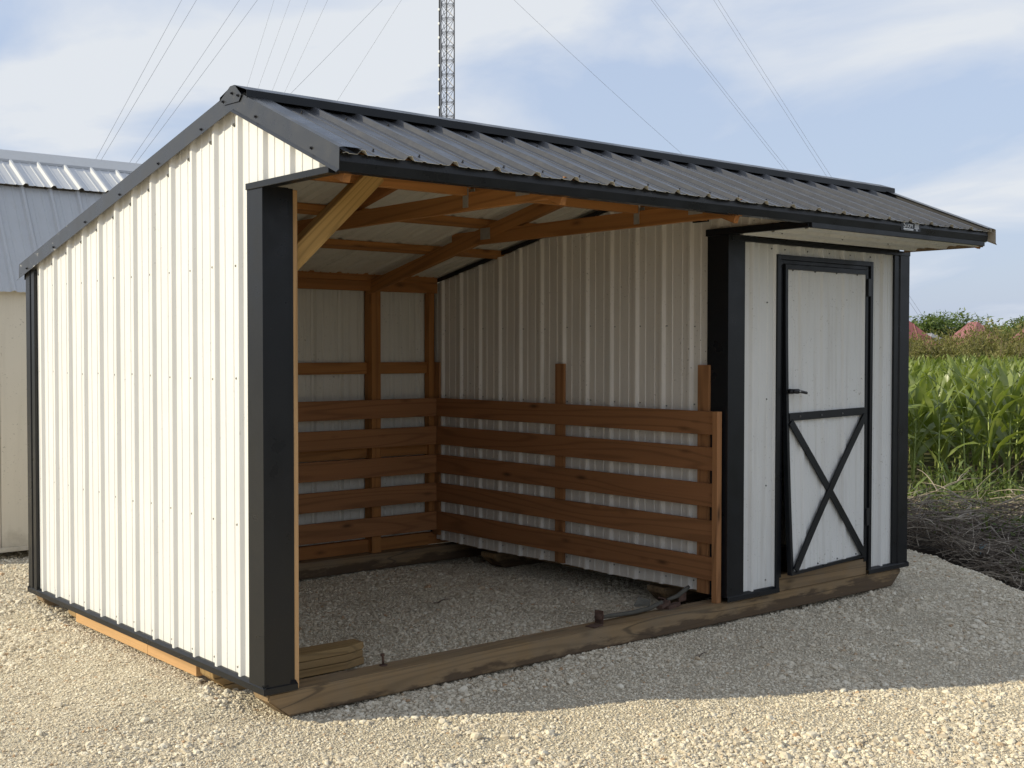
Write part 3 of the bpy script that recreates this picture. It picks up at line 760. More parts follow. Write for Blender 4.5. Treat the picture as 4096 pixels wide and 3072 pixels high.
    def stub(za, zb, jig):
        pr = [(.004, .520), (.74 + jig, .520), (.865 + jig, .560), (.865 + jig, .655), (.004, .655)]
        sl = lambda x, z: x if x > .1 else .004 + max(0, -.062 - z) * 1.2
        c = Vector((.43, .587, (za + zb) / 2)); v = [tuple(Vector((sl(x, za), y, za)) - c) for x, y in pr] + [tuple(Vector((sl(x, zb), y, zb)) - c) for x, y in pr]; n = 5
        me = mesh('runner_stub', v, [tuple(reversed(range(n))), tuple(range(n, 2 * n))] + [(i, (i + 1) % n, n + (i + 1) % n, n + i) for i in range(n)], M['wood_block']); bevelled(me, .003)
        obj('runner_stub', me, shed, Matrix.Translation(c))
    stub(-.1445, -.1075, .004); stub(-.1045, -.069, -.003); stub(-.0665, -.0305, .002)
    skid('runner_stub', .004, .81, 2.231, 2.359, .10, .0, M['wood_block'])
    skid('runner_stub', 3.10, 4.89, .536, .70, .10, .10, WT)
    skid('runner_stub', 3.10, 4.89, 2.231, 2.40, .10, .10, WT)
    board('rim_board', (.020, .684, -.059), (.020, 1.24, -.059), (0, 0, 1), .058, .036, M['wood_rim'], shed)
    board('rim_board', (.020, 1.243, -.059), (.020, 2.23, -.059), (0, 0, 1), .058, .036, M['wood_rim'], shed)
    board('rim_board', (X1 + .14, .146, -.012), (X1 + .14, 2.78, -.012), (0, 0, 1), .034, .07, M['wood_treated'], shed)
    # tack room floor, on the runners
    box('tack_floor', X1 + .18, LEN - .03, .03, D - .03, -.0295, -.004, M['wood_treated'], shed)
make_frame()

def make_door():
    x0, x1, z0, z1 = 3.572, 4.447, .088, 1.998
    def tw(p):      # the door leaf is sprung: its lower latch corner stands off the frame
        u = (p[0] - x0) / (x1 - x0); w = (p[2] - z0) / (z1 - z0)
        return (p[0], p[1] - .060 * (1 - u) * (1 - w) ** 2, p[2] - .008 * (1 - u) * (1 - w) + .008 * u * (1 - w))
    door = empty_part = bpy.data.objects.new('door', None)
    pr = rib_profile(x0 + .02, x1 - .02, 3.285); v = []; f = []; rows = 9; n = len(pr)
    for r_ in range(rows):
        z = z0 + .012 + (z1 - z0 - .024) * r_ / (rows - 1)
        for (u, h) in pr: v.append(tw((u, -.004 - h * .62, z)))
    for r_ in range(rows - 1):
        for i in range(n - 1): f.append((r_ * n + i, r_ * n + i + 1, (r_ + 1) * n + i + 1, (r_ + 1) * n + i))
    door = obj('door', mesh('door', v, f, M['white_dirty']), shed)
    tag(door, 'white steel door with black X brace, lower corner sprung outwards')
    def bar(name, a, b, w, y0, y1, segs=8, mat=None):
        a, b = Vector((a[0], 0, a[1])), Vector((b[0], 0, b[1])); d = (b - a).normalized(); s = Vector((-d.z, 0, d.x)) * w / 2
        v = []; f = []
        for i in range(segs + 1):
            c = a + (b - a) * i / segs
            for p in (c + s, c - s):
                for y in (y0, y1): v.append(tw((p.x, y, p.z)))
        for i in range(segs):
            k = i * 4; f += [(k, k + 4, k + 6, k + 2), (k + 1, k + 3, k + 7, k + 5), (k, k + 1, k + 5, k + 4), (k + 2, k + 6, k + 7, k + 3)]
        f += [(0, 2, 3, 1), (segs * 4, segs * 4 + 1, segs * 4 + 3, segs * 4 + 2)]
        me = mesh(name, v, f, mat or M['trim']); bm = bmesh.new(); bm.from_mesh(me); bmesh.ops.recalc_face_normals(bm, faces=bm.faces[:]); bm.to_mesh(me); bm.free()
        return obj(name, me, door)
    bar('edge_trim', (x0 + .011, z0), (x0 + .011, z1), .024, -.021, .012)
    bar('edge_trim', (x1 - .011, z0), (x1 - .011, z1), .024, -.021, .012)
    bar('edge_trim', (x0 + .023, z1 - .015), (x1 - .023, z1 - .015), .030, -.0205, .012)
    bar('edge_trim', (x0 + .023, z0 + .010), (x1 - .023, z0 + .010), .020, -.0205, .012)
    bar('mid_rail', (x0 + .023, 1.059), (x1 - .023, 1.065), .048, -.026, -.004)
    bar('cross_brace', (x0 + .035, 1.030), (x1 - .035, z0 + .03), .046, -.0295, -.0168, 10)
    bar('cross_brace', (x0 + .035, z0 + .03), (x1 - .035, 1.035), .046, -.0335, -.0205, 10)
    A = Acc(); hx, hz = 3.605, 1.218
    v, f = tube_vf([tw((hx, -.02, hz)), tw((hx, -.05, hz))], [.017, .015], 10); A.add(v, f)
    v, f = tube_vf([tw((hx - .01, -.058, hz + .001)), tw((hx + .035, -.060, hz)), tw((hx + .045, -.060, hz)), tw((hx + .12, -.060, hz - .012))], [.014, .016, .010, .009], 8); A.add(v, f)
    h_ = A.build('handle', M['black_plastic'], door, True)
    c = Vector(tw((hx + .03, -.076, hz))); v, f = tube_vf([c, c + Vector((0, -.003, 0))], [.006, .006], 10)
    tube('lock_barrel', [c, c + Vector((0, -.004, 0))], .006, M['galv'], door, 10)
    bar('hinge', (x1 + .004, 1.826), (x1 + .004, 1.941), .030, -.034, -.021, 1, M['black_plastic'])
    bar('hinge', (x1 + .004, .30), (x1 + .004, .415), .030, -.034, -.021, 1, M['black_plastic'])
    pts = [tw((3.66 + .2286 * k, -.006, z)) for k in range(4) for z in (.12, 1.965)] + [tw((3.70 + .2286 * k, -.0275, 1.060)) for k in range(3)]
    screws('door_screws', pts, (0, -1, 0), M['screw'], door, .006)
    # casing round the door, and the board under it
    for nm, a in (('door_casing', (3.500, 3.534, -.016, .02, .0, 2.057)), ('door_casing', (4.488, 4.518, -.016, .02, .0, 2.057)), ('door_casing', (3.534, 4.488, -.0155, .02, 2.026, 2.056)),
                  ('door_jamb', (3.5345, 3.567, -.004, .05, .06, 2.0255)), ('door_jamb', (4.452, 4.4875, -.004, .05, .06, 2.0255)), ('door_jamb', (3.5675, 4.4515, -.004, .05, 2.002, 2.0255))):
        box(nm, *a, M['trim'], shed, .0015)
    board('sill_board', (3.535, .020, .026), (4.486, .020, .026), (0, 0, 1), .106, .038, M['wood_treated'], shed, .003)
make_door()

def make_badge():
    # maker's badge on the fascia above the door: white script, rule and small print
    def txt(s, size, x, z, parent, sx=1):
        c = bpy.data.curves.new('badge_text', 'FONT'); c.body = s; c.size = size; c.extrude = .0005
        t = bpy.data.objects.new('badge_text', c); COL.objects.link(t)
        dg = bpy.context.evaluated_depsgraph_get(); me = bpy.data.meshes.new_from_object(t.evaluated_get(dg)); bpy.data.objects.remove(t)
        me.materials.clear(); me.materials.append(M['lettering'])
        return obj('badge_lettering', me, parent, Matrix.Translation((x, -.6085, z)) @ Matrix.Rotation(R(90), 4, 'X') @ Matrix.Diagonal((sx, 1, 1, 1)))
    b = box('badge', 3.905, 4.115, -.6075, -.6055, 2.184, 2.240, M['trim'], shed, .0008)
    txt('S', .052, 3.928, 2.203, b); txt('UCPY', .030, 3.958, 2.205, b, .95)
    box('badge_rule', 3.930, 4.035, -.6086, -.6076, 2.193, 2.199, M['lettering'], b)
    box('badge_rule', 3.932, 4.034, -.6086, -.6076, 2.1875, 2.190, M['lettering'], b)
    for i, w in enumerate((.056, .040, .044, .044, .05, .022, .018)):
        z = 2.231 - i * .0068; box('badge_rule', 4.072 - w / 2, 4.072 + w / 2, -.6086, -.6076, z - .0018, z + .0018, M['lettering'], b)
make_badge()

# ------------------------------------------------------------------ things lying on the runner
def make_bolt():
    x, y, z = .675, .098, -.0295
    r_ = empty('anchor_bolt', (x, y, z)); tag(r_, 'rusty bolt with washer standing in the front runner near the corner post', 'bolt')
    tube('washer', [(x, y, z), (x, y, z + .004)], .019, M['rust'], r_, 14, False)
    tube('shank', [(x, y, z + .004), (x - .004, y, z + .046)], .0055, M['rust'], r_, 8)
    tube('head', [(x - .004, y, z + .046), (x - .005, y, z + .056)], .011, M['rust'], r_, 6, False)
make_bolt()
def make_stand():
    z = -.0295
    r_ = empty('jack_stand', (2.3, .09, z)); tag(r_, 'rusty old pipe jack lying along the front runner inside the stall', 'jack')
    v, f = box_vf(-.042, .042, -.032, .032, 0, .006); me = mesh('foot_plate', v, f, M['rust']); bevelled(me, .002)
    obj('foot_plate', me, r_, Matrix.Translation((2.02, .055, z)) @ Matrix.Rotation(.2, 4, 'Z'))
    v, f = box_vf(-.003, .003, -.028, .028, 0, .072); me = mesh('end_plate', v, f, M['rust']); bevelled(me, .002)
    obj('end_plate', me, r_, Matrix.Translation((2.075, .075, z + .004)) @ Matrix.Rotation(.25, 4, 'Z'))
    tube('socket', [(2.058, .071, z + .040), (2.095, .079, z + .038)], .021, M['rust'], r_, 12)
    tube('pipe', [(2.08, .078, z + .034), (2.18, .092, z + .028), (2.36, .103, z + .018), (2.52, .113, z + .022), (2.62, .118, z + .042)], [.010, .012, .013, .013, .012], M['pipe'], r_, 10)
    v = [(2.40, .13, z + .05), (2.47, .16, z + .085), (2.55, .14, z + .06), (2.50, .10, z + .045), (2.41, .128, z + .042), (2.47, .158, z + .077), (2.55, .138, z + .052), (2.50, .10, z + .037)]
    obj('torn_fin', mesh('torn_fin', v, [(0, 1, 2, 3), (7, 6, 5, 4), (0, 4, 5, 1), (1, 5, 6, 2), (2, 6, 7, 3), (3, 7, 4, 0)], M['pipe']), r_)
    A = Acc()
    for (a, b_, w, t) in (((2.58, .10, z + .02), (2.68, .13, z + .035), .04, .02), ((2.66, .16, z + .055), (2.70, .16, z + .02), .05, .008), ((2.64, .10, z + .010), (2.76, .12, z + .014), .035, .02)):
        a, b_ = Vector(a), Vector(b_); d = (b_ - a).normalized(); s = d.cross(Vector((0, 0, 1))).normalized() * w / 2; u_ = s.cross(d).normalized() * t / 2
        A.add([a - s - u_, a + s - u_, b_ + s - u_, b_ - s - u_, a - s + u_, a + s + u_, b_ + s + u_, b_ - s + u_], BOXF)
    A.build('bracket', M['rust'], r_)
    tube('handle_tube', [(2.68, .13, z + .045), (2.78, .145, z + .052), (2.88, .165, z + .078), (2.91, .172, z + .086)], [.010, .013, .013, .011], M['pipe'], r_, 10)
    v, f = box_vf(-.04, .04, -.004, .004, -.03, .018); obj('clevis', mesh('clevis', v, f, M['rust']), r_, Matrix.Translation((2.83, .150, z + .045)) @ Matrix.Rotation(.2, 4, 'Z'))
make_stand()

# ------------------------------------------------------------------ neighbouring barn
def make_barn():
    xa, xb, yf = -.12, 4.6, 5.13; yr, zr = 6.02, 3.135; yb_, zb_ = 5.56, 2.80
    b = empty('gambrel_barn', ((xa + xb) / 2, yr, -.16)); tag(b, 'small white barn with bare steel gambrel roof standing behind the run-in shed', 'barn')
    mw = metal_paint('cream_siding', (.66, .61, .51), .75, dirt=.7, speck=.7, streak=.15, spec=.2, wobble=0)
    gs = metal_paint('bare_steel_roof', (.44, .455, .475), .42, streak=.12, spec=.6, speck=.1)
    gu = metal_paint('galvalume_roof', (.56, .565, .57), .36, spec=.6)
    ph = .838 - 8 * PITCH * 4
    e1 = Vector((0, yb_ - 5.06, zb_ - 1.92)); l1 = e1.length; e1.normalize(); n1 = Vector((0, -e1.z, e1.y))
    sheet('lower_roof_panel', (0, 5.06, 1.92), (1, 0, 0), e1, n1, xa, xb, ph - .02, lambda u: 0, lambda u: l1, [gs, gs], b)
    e2 = Vector((0, yr - yb_ + .05, zr - zb_ - .02)); l2 = e2.length; e2.normalize(); n2 = Vector((0, -e2.z, e2.y))
    sheet('upper_roof_panel', (0, yb_ - .05, zb_ + .012), (1, 0, 0), e2, n2, xa, xb, ph, lambda u: 0, lambda u: l2 - .01, [gu, gu], b)
    for sgn, nm, z0 in ((1, 'upper_roof_panel', 0), ):
        e3 = Vector((0, -(yr - yb_ + .05), zr - zb_ - .02)).normalized(); n3 = Vector((0, e3.z, -e3.y))
        sheet('upper_roof_panel', (0, 2 * yr - yb_ + .05, zb_ + .012), (1, 0, 0), e3, n3, xa, xb, ph, lambda u: 0, lambda u: l2 - .01, [gu, gu], b)
        e4 = Vector((0, -e1.y, e1.z)); n4 = Vector((0, e1.z, e1.y)); sheet('lower_roof_panel', (0, 2 * yr - 5.06, 1.92), (1, 0, 0), e4, n4, xa, xb, ph, lambda u: 0, lambda u: l1, [gs, gs], b)
    strip('ridge_cap', [(-.13, -.085), (-.13, -.065), (0, .03), (.13, -.065), (.13, -.085)], (xa, yr, zr), (xb, yr, zr), (0, 1, 0), (0, 0, 1), [gs, gs], b)
    x = xa + .02
    for i in range(40):          # front wall of grooved siding boards
        x2 = min(x + .2995, xb - .02)
        if x2 - x < .05: break
        o = box('siding_board', x, x2 - .006, yf, yf + .02, -.075, 1.955, mw, b, .002); x = x2
    box('wall', xa + .02, xb - .02, yf + .0205, yf + .03, -.075, 1.955, mw, b)
    box('wall', xa + .02, xb - .02, 2 * yr - yf - .03, 2 * yr - yf, -.075, 1.955, mw, b)
    for xx in (xa + .02, xb - .045):
        v = [(yf + .03, -.07), (2 * yr - yf - .03, -.07), (2 * yr - yf - .03, 1.93), (2 * yr - yb_, zb_ - .02), (yr, zr - .03), (yb_, zb_ - .02), (yf + .03, 1.93)]
        vv = [(xx, p, q) for p, q in v] + [(xx + .025, p, q) for p, q in v]; n = 7
        obj('gable_wall', mesh('gable_wall', vv, [tuple(reversed(range(n))), tuple(range(n, 2 * n))] + [(i, (i + 1) % n, n + (i + 1) % n, n + i) for i in range(n)], mw), b)
    box('base_trim', xa + .02, xb - .02, yf - .012, yf + .03, -.112, -.076, mw, b, .002)
    for y in (5.5, 6.5): box('runner', xa + .1, xb - .1, y - .06, y + .06, -.22, -.112, M['wood_treated'], b)
make_barn()

# ------------------------------------------------------------------ guyed mast
def pix(u, v, depth):
    return CAM + (CF + CR * ((u - 2048) / FPX) + CU * ((1536 - v) / FPX)) * depth
def make_mast():
    d0 = 80.0; base = pix(1790, 1406, d0); bx, by = base.x, base.y; g = -.38
    m_ = flat('mast_steel', (.22, .22, .23), .5, .5, .2, 3); mw = flat('guy_strand', (.24, .25, .27), .5, .5, .1, 2)
    mc = flat('coax_cable', (.02, .02, .022), .5); ml = flat('cable_clamp', (.62, .62, .60), .4, .5)
    root = empty('guyed_mast', (bx, by, g)); tag(root, 'tall slim lattice radio mast held by guy wires beyond the shed', 'mast')
    face = .86; H = 56.0; rr = face / math.sqrt(3)
    a0 = math.atan2(-CF.y, -CF.x) + R(8)
    legs = [Vector((bx + rr * math.cos(a0 + R(60) + R(120) * k), by + rr * math.sin(a0 + R(60) + R(120) * k), 0)) for k in range(3)]
    for p in legs: tube('leg', [(p.x, p.y, g), (p.x, p.y, H)], .042, m_, root, 8)
    bay = .90
    # one mesh each for a level strut, a rising and a falling brace on each face
    ms = {}
    for k in range(3):
        a, b = legs[k], legs[(k + 1) % 3]
        for nm, z0, z1 in (('strut', 0, 0), ('strut_twin', .085, .085), ('brace_up', .085, bay), ('brace_down', bay, .085)):
            v, f = tube_vf([(a.x, a.y, z0), (b.x, b.y, z1)], .017, 5); ms[(k, nm)] = mesh('brace', v, f, m_)
    rest = Acc(); n = int((H - g) / bay)
    for i in range(n):
        z = g + i * bay
        if 15.0 < z < 27.0:
            for key, me in ms.items():
                o = bpy.data.objects.new('brace', me); COL.objects.link(o); o.parent = root
                o.matrix_parent_inverse = root.matrix_basis.inverted(); o.location = (0, 0, z)
        else:
            for k in range(3):
                a, b = legs[k], legs[(k + 1) % 3]
                for z0, z1 in ((0, 0), (.085, bay), (bay, .085)):
                    v, f = tube_vf([(a.x, a.y, z + z0), (b.x, b.y, z + z1)], .017, 4); rest.add(v, f)
    tag(rest.build('bracing', m_, root), kind='stuff')
    q = min(legs, key=lambda p: (p - CAM).dot(CR)); q = q - CR * .10
    tube('feed_cable', [(q.x, q.y, g), (q.x, q.y, H - 4)], .05, mc, root, 6)
    cl = Acc()
    for i in range(n):
        z = g + i * bay + .5; cl.box(q.x - .07, q.x + .07, q.y - .07, q.y + .07, z, z + .14)
    tag(cl.build('cable_clamps', ml, root), kind='stuff')
    # guys: three anchors, three heights, doubled above the lowest
    anch = {'a': pix(-30, 1440, d0 * .62), 'b': pix(3775, 1440, d0 * 1.03), 'c': pix(655, 1440, d0 * 1.30)}
    def hgt(v): return CAM.z + (1406 - v) / FPX * d0
    lines = {'a': ((1144, 369, -255, 0), (534, 648, -1045, .3), (507, 646, -1181, -.3), (395, 636, -1706, .3), (377, 634, -1893, -.3)),
             'c': ((1343, 400, -275, 0), (1133, 365, -1057, .3), (1084, 357, -1320, -.3), (1027, 348, -1765, .3), (987, 342, -2101, -.3)),
             'b': ((2804, 627, -243, 0), (3175, 680, -1032, .3), (3199, 684, -1113, -.3), (3327, 701, -1656, .3), (3346, 704, -1768, -.3))}
    for k, ls in lines.items():
        A_ = Vector((anch[k].x, anch[k].y, -.2))
        for i, (u, v, vt, off) in enumerate(ls):
            T_ = Vector((bx, by, hgt(vt))) + CR * off * 1.4
            # the wire passes the pixel where the photograph shows it: shift the anchor sideways to suit
            s_ = (Vector((pix(u, v, 1) - CAM)))
            B_ = A_.copy()
            for _ in range(6):
                best = None
                for t in np.linspace(0, 1, 200):
                    p = T_.lerp(B_, t) - CAM; vv = 1536 - FPX * p.dot(CU) / p.dot(CF)
                    if best is None or abs(vv - v) < best[0]: best = (abs(vv - v), t, 2048 + FPX * p.dot(CR) / p.dot(CF), p.dot(CF))
                B_ += CR * ((u - best[2]) / FPX * best[3] / max(best[1], .2))
            pts = [T_.lerp(B_, t) - Vector((0, 0, .9 * 4 * t * (1 - t) * (1 if k == 'b' else .3))) for t in np.linspace(0, 1, 14)]
            tube('guy_wire', pts, .0085 if k != 'c' else .0078, mw, root, 5)
make_mast()

# ------------------------------------------------------------------ planting
def at(depth, ratio, z=0.0):
    return Vector((CAM.x + depth * (.643 + .7657 * ratio), CAM.y + depth * (.7654 - .6433 * ratio), z))
def leaf_vf(base, az, length, width, elev, droop, fold=.25, segs=7, twist=0.0):
    p = Vector(base); v = []; f = []; e = elev
    for i in range(segs + 1):
        t = i / segs; w = width * (.55 + .9 * t if t < .28 else (.80 + .2 * math.sin(math.pi * min(1, t))) * (1 - ((t - .28) / .72) ** 1.6)) / 2
        w = max(w, .001)
        d = Vector((math.cos(az) * math.cos(e), math.sin(az) * math.cos(e), math.sin(e)))
        s = Vector((-math.sin(az), math.cos(az), 0)); u = s.cross(d)
        s2 = s * math.cos(twist * t) + u * math.sin(twist * t); u2 = s2.cross(d)
        rip = .012 * math.sin(t * 17 + az * 3)
        v += [p + s2 * w + u2 * (-w * fold * -1 + rip), p - u2 * 0, p - s2 * w + u2 * (w * fold - rip)]
        p = p + d * (length / segs); e -= droop / segs * (.4 + 1.3 * t)
    for i in range(segs):
        k = i * 3; f += [(k, k + 1, k + 4, k + 3), (k + 1, k + 2, k + 5, k + 4)]
    return v, f
def corn_proto(seed):
    r_ = random.Random(seed); hgt = r_.uniform(.95, 1.12); lean = Vector((r_.uniform(-.04, .04), r_.uniform(-.04, .04), 0))
    v, f = tube_vf([(0, 0, -.05), tuple(lean * .5 + Vector((0, 0, hgt * .5))), tuple(lean + Vector((0, 0, hgt)))], [.015, .013, .007], 6)
    stalk = (v, f); leaves = []; az = r_.uniform(0, 6.28); n = r_.randint(7, 9)
    for i in range(n):
        t = i / (n - 1); z = .30 + (hgt - .30) * t; a = az + math.pi * (i % 2) + r_.uniform(-.45, .45)
        leaves.append(leaf_vf((lean.x * t, lean.y * t, z), a, (.55 + .45 * math.sin(math.pi * min(1, .25 + t * .75))) * r_.uniform(.85, 1.1), r_.uniform(.12, .155) * (.75 + .35 * math.sin(math.pi * t)),
                              R(58 + 26 * t) + r_.uniform(-.12, .12), R(150 - 115 * t) * r_.uniform(.6, 1.15), r_.uniform(.06, .22), 7, r_.uniform(-.8, .8)))
    return stalk, leaves
def make_corn():
    protos = [corn_proto(100 + i) for i in range(6)]
    parts = [(mesh('stalk', *s, M['corn_stalk'], True), [mesh('leaf', *l, M['corn_leaf'], True) for l in lv]) for s, lv in protos]
    whole = []
    for s, lv in protos:
        A = Acc(); A.add(*s, 0)
        for l in lv: A.add(*l, 1)
        whole.append(A.mesh('corn_plant', [M['corn_stalk'], M['corn_leaf']], True))
    r_ = random.Random(3); spots = []
    for row in range(34):
        dep = 15.9 + row * .78; lo, hi = (.26, .50)
        lat = lo * dep
        while lat < hi * dep:
            spots.append((row, dep + r_.uniform(-.08, .08), (lat + r_.uniform(-.05, .05)) / dep)); lat += r_.uniform(.24, .36) if row < 3 else r_.uniform(.18, .27) if row < 8 else r_.uniform(.22, .30)
    inview = [s for s in spots if .315 < s[2] < .435]
    order = sorted(range(len(spots)), key=lambda i: (not (.315 < spots[i][2] < .435), spots[i][1]))
    far = Acc(); fv, ff, fm = [], [], []; off = 0
    for rank, i in enumerate(order):
        row, dep, ra = spots[i]; k = r_.randrange(6); sc = r_.uniform(.86, 1.10); rz = r_.uniform(0, 6.28); pos = at(dep, ra, -.37)
        lab = 'tall green corn plant on the edge row of the field behind the brush' if row == 0 else 'green corn plant in the second row of the field' if row == 1 else 'green corn plant deeper in the dense cornfield'
        if rank < 300:
            if row < 2:
                root = empty('corn_plant', pos); root.rotation_euler = (r_.uniform(-.05, .05), r_.uniform(-.05, .05), rz); root.scale = (sc,) * 3
                for nm, me in [('stalk', parts[k][0])] + [('leaf', l) for l in parts[k][1]]:
                    c = bpy.data.objects.new(nm, me); COL.objects.link(c); c.parent = root
                o = root
            else:
                o = obj('corn_plant', whole[k]); o.location = pos; o.rotation_euler = (r_.uniform(-.05, .05), r_.uniform(-.05, .05), rz); o.scale = (sc,) * 3
            tag(o, lab, 'corn', 'corn plants of the edge row' if row == 0 else 'corn plants of the second row' if row == 1 else 'corn plants deeper in the field')
        else:
            me = whole[k]; n = len(me.vertices); a = np.empty(n * 3); me.vertices.foreach_get('co', a); a = a.reshape(-1, 3) * sc
            c, s = math.cos(rz), math.sin(rz); b_ = np.stack([a[:, 0] * c - a[:, 1] * s + pos.x, a[:, 0] * s + a[:, 1] * c + pos.y, a[:, 2] + pos.z], 1)
            fv.append(b_)
            for p in me.polygons: ff.append([q + off for q in p.vertices]); fm.append(p.material_index)
            off += n
    me = bpy.data.meshes.new('cornfield'); me.from_pydata(np.concatenate(fv).tolist(), [], ff)
    me.materials.append(M['corn_stalk']); me.materials.append(M['corn_leaf']); me.polygons.foreach_set('material_index', fm); me.polygons.foreach_set('use_smooth', [True] * len(ff)); me.update()
    tag(obj('cornfield', me), 'dense green corn filling the field behind the nearer rows', 'cornfield', kind='stuff')
make_corn()

def make_brush():
    r_ = random.Random(9)
    def pile_h(dep): return .34 * math.exp(-((dep - 10.6) / 2.0) ** 2)
    # heap of litter the sticks lie on
    xs = np.linspace(7.75, 14.2, 60); rs = np.linspace(.20, .60, 50); v = []; f = []
    for d in xs:
        for q in rs:
            p = at(d, q); h = -.40 + .9 * pile_h(d) * (.7 + .8 * float(vnoise(np.array([p.x]), np.array([p.y]), 1.1, 41)[0])) + .06 * float(vnoise(np.array([p.x]), np.array([p.y]), 5, 42)[0])
            h = max(h, -.368)
            if d > 13.9: h -= .1
            v.append((p.x, p.y, h))
    n = len(rs)
    for i in range(len(xs) - 1):
        for j in range(n - 1): f.append((i * n + j, i * n + j + 1, (i + 1) * n + j + 1, (i + 1) * n + j))
    lit = flat('leaf_litter', (.028, .021, .015), 1.0, 0, .6, 14, .1)
    tag(obj('litter_mound', mesh('litter_mound', v, f, lit, True)), 'dark mound of rotted litter under the brush pile', 'litter', kind='structure')
    def stick(dep, q, L, rad, zoff, kink):
        p = at(dep, q); a = r_.gauss(0, 1.1) + math.atan2(-.6433, .7657); dz = r_.uniform(-.22, .28)
        z = -.38 + pile_h(dep) * (.75 + r_.random() * .75) + zoff
        pts = []; d = Vector((math.cos(a), math.sin(a), dz)); cur = Vector((p.x, p.y, z)) - d * L * .5
        for i in range(6):
            pts.append(cur.copy()); d = d + Vector((r_.gauss(0, kink), r_.gauss(0, kink), r_.gauss(0, kink * .7) - .02)); d.normalize(); cur = cur + d * L / 5
        if any(q_.x < float(edge_x(q_.y)) + .07 for q_ in pts): return stick(dep + .35, q + .004, L * .8, rad, zoff, kink)
        return pts, [rad * (1 - .14 * i) for i in range(6)]
    A = Acc()
    for i in range(3600):
        dep = 7.9 + 5.4 * r_.random() ** 1.1; q = r_.uniform(.22, .56)
        L = r_.choice((.25, .3, .4, .5, .6, .8, 1.0)) * r_.uniform(.7, 1.2); pts, rad = stick(dep, q, L, r_.uniform(.002, .0052), r_.uniform(-.05, .10), .22)
        v, f = tube_vf(pts, rad, 3, False); A.add(v, f, 0 if r_.random() < .72 else 1)
    tag(A.build('brush_pile', [M['twig'], M['twig_pale']]), 'heap of dry grey twigs cut and dumped along the gravel edge', 'brush', kind='stuff')
    for i in range(26):
        dep = r_.uniform(8.5, 12.5); q = r_.uniform(.29, .47); pts, rad = stick(dep, q, r_.uniform(.8, 1.9), r_.uniform(.005, .010), .05, .18)
        o = tube('fallen_branch', [p - pts[0] for p in pts], rad, M['twig_pale'], None, 6); o.location = pts[0]
        for j in range(3):
            k = r_.randint(1, 4); s0 = pts[k] - pts[0]; d = (pts[k + 1] - pts[k]).normalized() + Vector((r_.gauss(0, .5), r_.gauss(0, .5), r_.uniform(0, .5)))
            pp = [s0 + d * (.11 * t) + Vector((0, 0, -.01 * t * t)) for t in range(5)]
            v, f = tube_vf(pp, [.006, .005, .004, .003, .002], 4, False); me = mesh('side_twig', v, f, M['twig_pale'])
            c = bpy.data.objects.new('side_twig', me); COL.objects.link(c); c.parent = o
        tag(o, 'long bleached branch lying across the brush pile', 'branch', 'long branches in the brush pile')
    # scrap of blue plastic caught in the sticks
    p = at(9.6, .385, .0); v = [(p.x, p.y, -.14), (p.x + .05, p.y + .01, -.10), (p.x + .06, p.y - .03, -.05), (p.x + .01, p.y - .02, -.03), (p.x + .03, p.y + .03, -.07)]
    tag(obj('plastic_scrap', mesh('plastic_scrap', v, [(0, 1, 4), (1, 2, 4), (2, 3, 4), (3, 0, 4)], flat('blue_plastic', (.22, .42, .52), .5))), 'small pale blue plastic scrap caught in the brush', 'scrap')
make_brush()

def make_weeds():
    r_ = random.Random(21); A = Acc()
    def blade(p, L, w, az, el, dr):
        v, f = leaf_vf(p, az, L, w, el, dr, .3, 4, r_.uniform(-.6, .6)); A.add(v, f)
    for i in range(1700):
        dep = 12.0 + 3.7 * r_.random() ** .75; q = r_.uniform(.25, .52); p = at(dep, q)
        g = -.38 + .9 * .30 * math.exp(-((dep - 10.2) / 1.7) ** 2)
        dens = float(vnoise(np.array([p.x]), np.array([p.y]), .9, 61)[0])
        if dens < -.20: continue
        L = r_.uniform(.10, .32) * (1 + .6 * dens); blade((p.x, p.y, g - .02), L, r_.uniform(.008, .020), r_.uniform(0, 6.28), R(r_.uniform(45, 85)), R(r_.uniform(20, 100)))
    for i in range(24):       # sorghum-like tall weeds
        dep = 11.4 + 4.4 * r_.random() ** .7; q = r_.uniform(.27, .50); p = at(dep, q); g = -.40 + .27 * math.exp(-((dep - 10.2) / 1.7) ** 2)
        az = r_.uniform(0, 6.28)
        for j in range(7): blade((p.x, p.y, g + .05 * j), r_.uniform(.30, .52), r_.uniform(.018, .032), az + 2.4 * j, R(r_.uniform(50, 80)), R(r_.uniform(50, 120)))
    for i in range(90):        # broad-leaved clumps between the sticks
        dep = 8.3 + 4.6 * r_.random(); q = r_.uniform(.27, .50); p = at(dep, q); g = -.38 + .30 * math.exp(-((dep - 10.6) / 2.0) ** 2)
        if p.x < float(edge_x(p.y)) + .45: continue
        for j in range(r_.randint(6, 16)):
            blade((p.x + r_.gauss(0, .07), p.y + r_.gauss(0, .07), g + r_.uniform(-.02, .12)), r_.uniform(.05, .14), r_.uniform(.012, .035), r_.uniform(0, 6.28), R(r_.uniform(10, 80)), R(r_.uniform(10, 80)))
    tag(A.build('weeds', M['weed'], None, True), 'rank green weeds and grass between the brush and the corn', 'weeds', kind='stuff')
make_weeds()

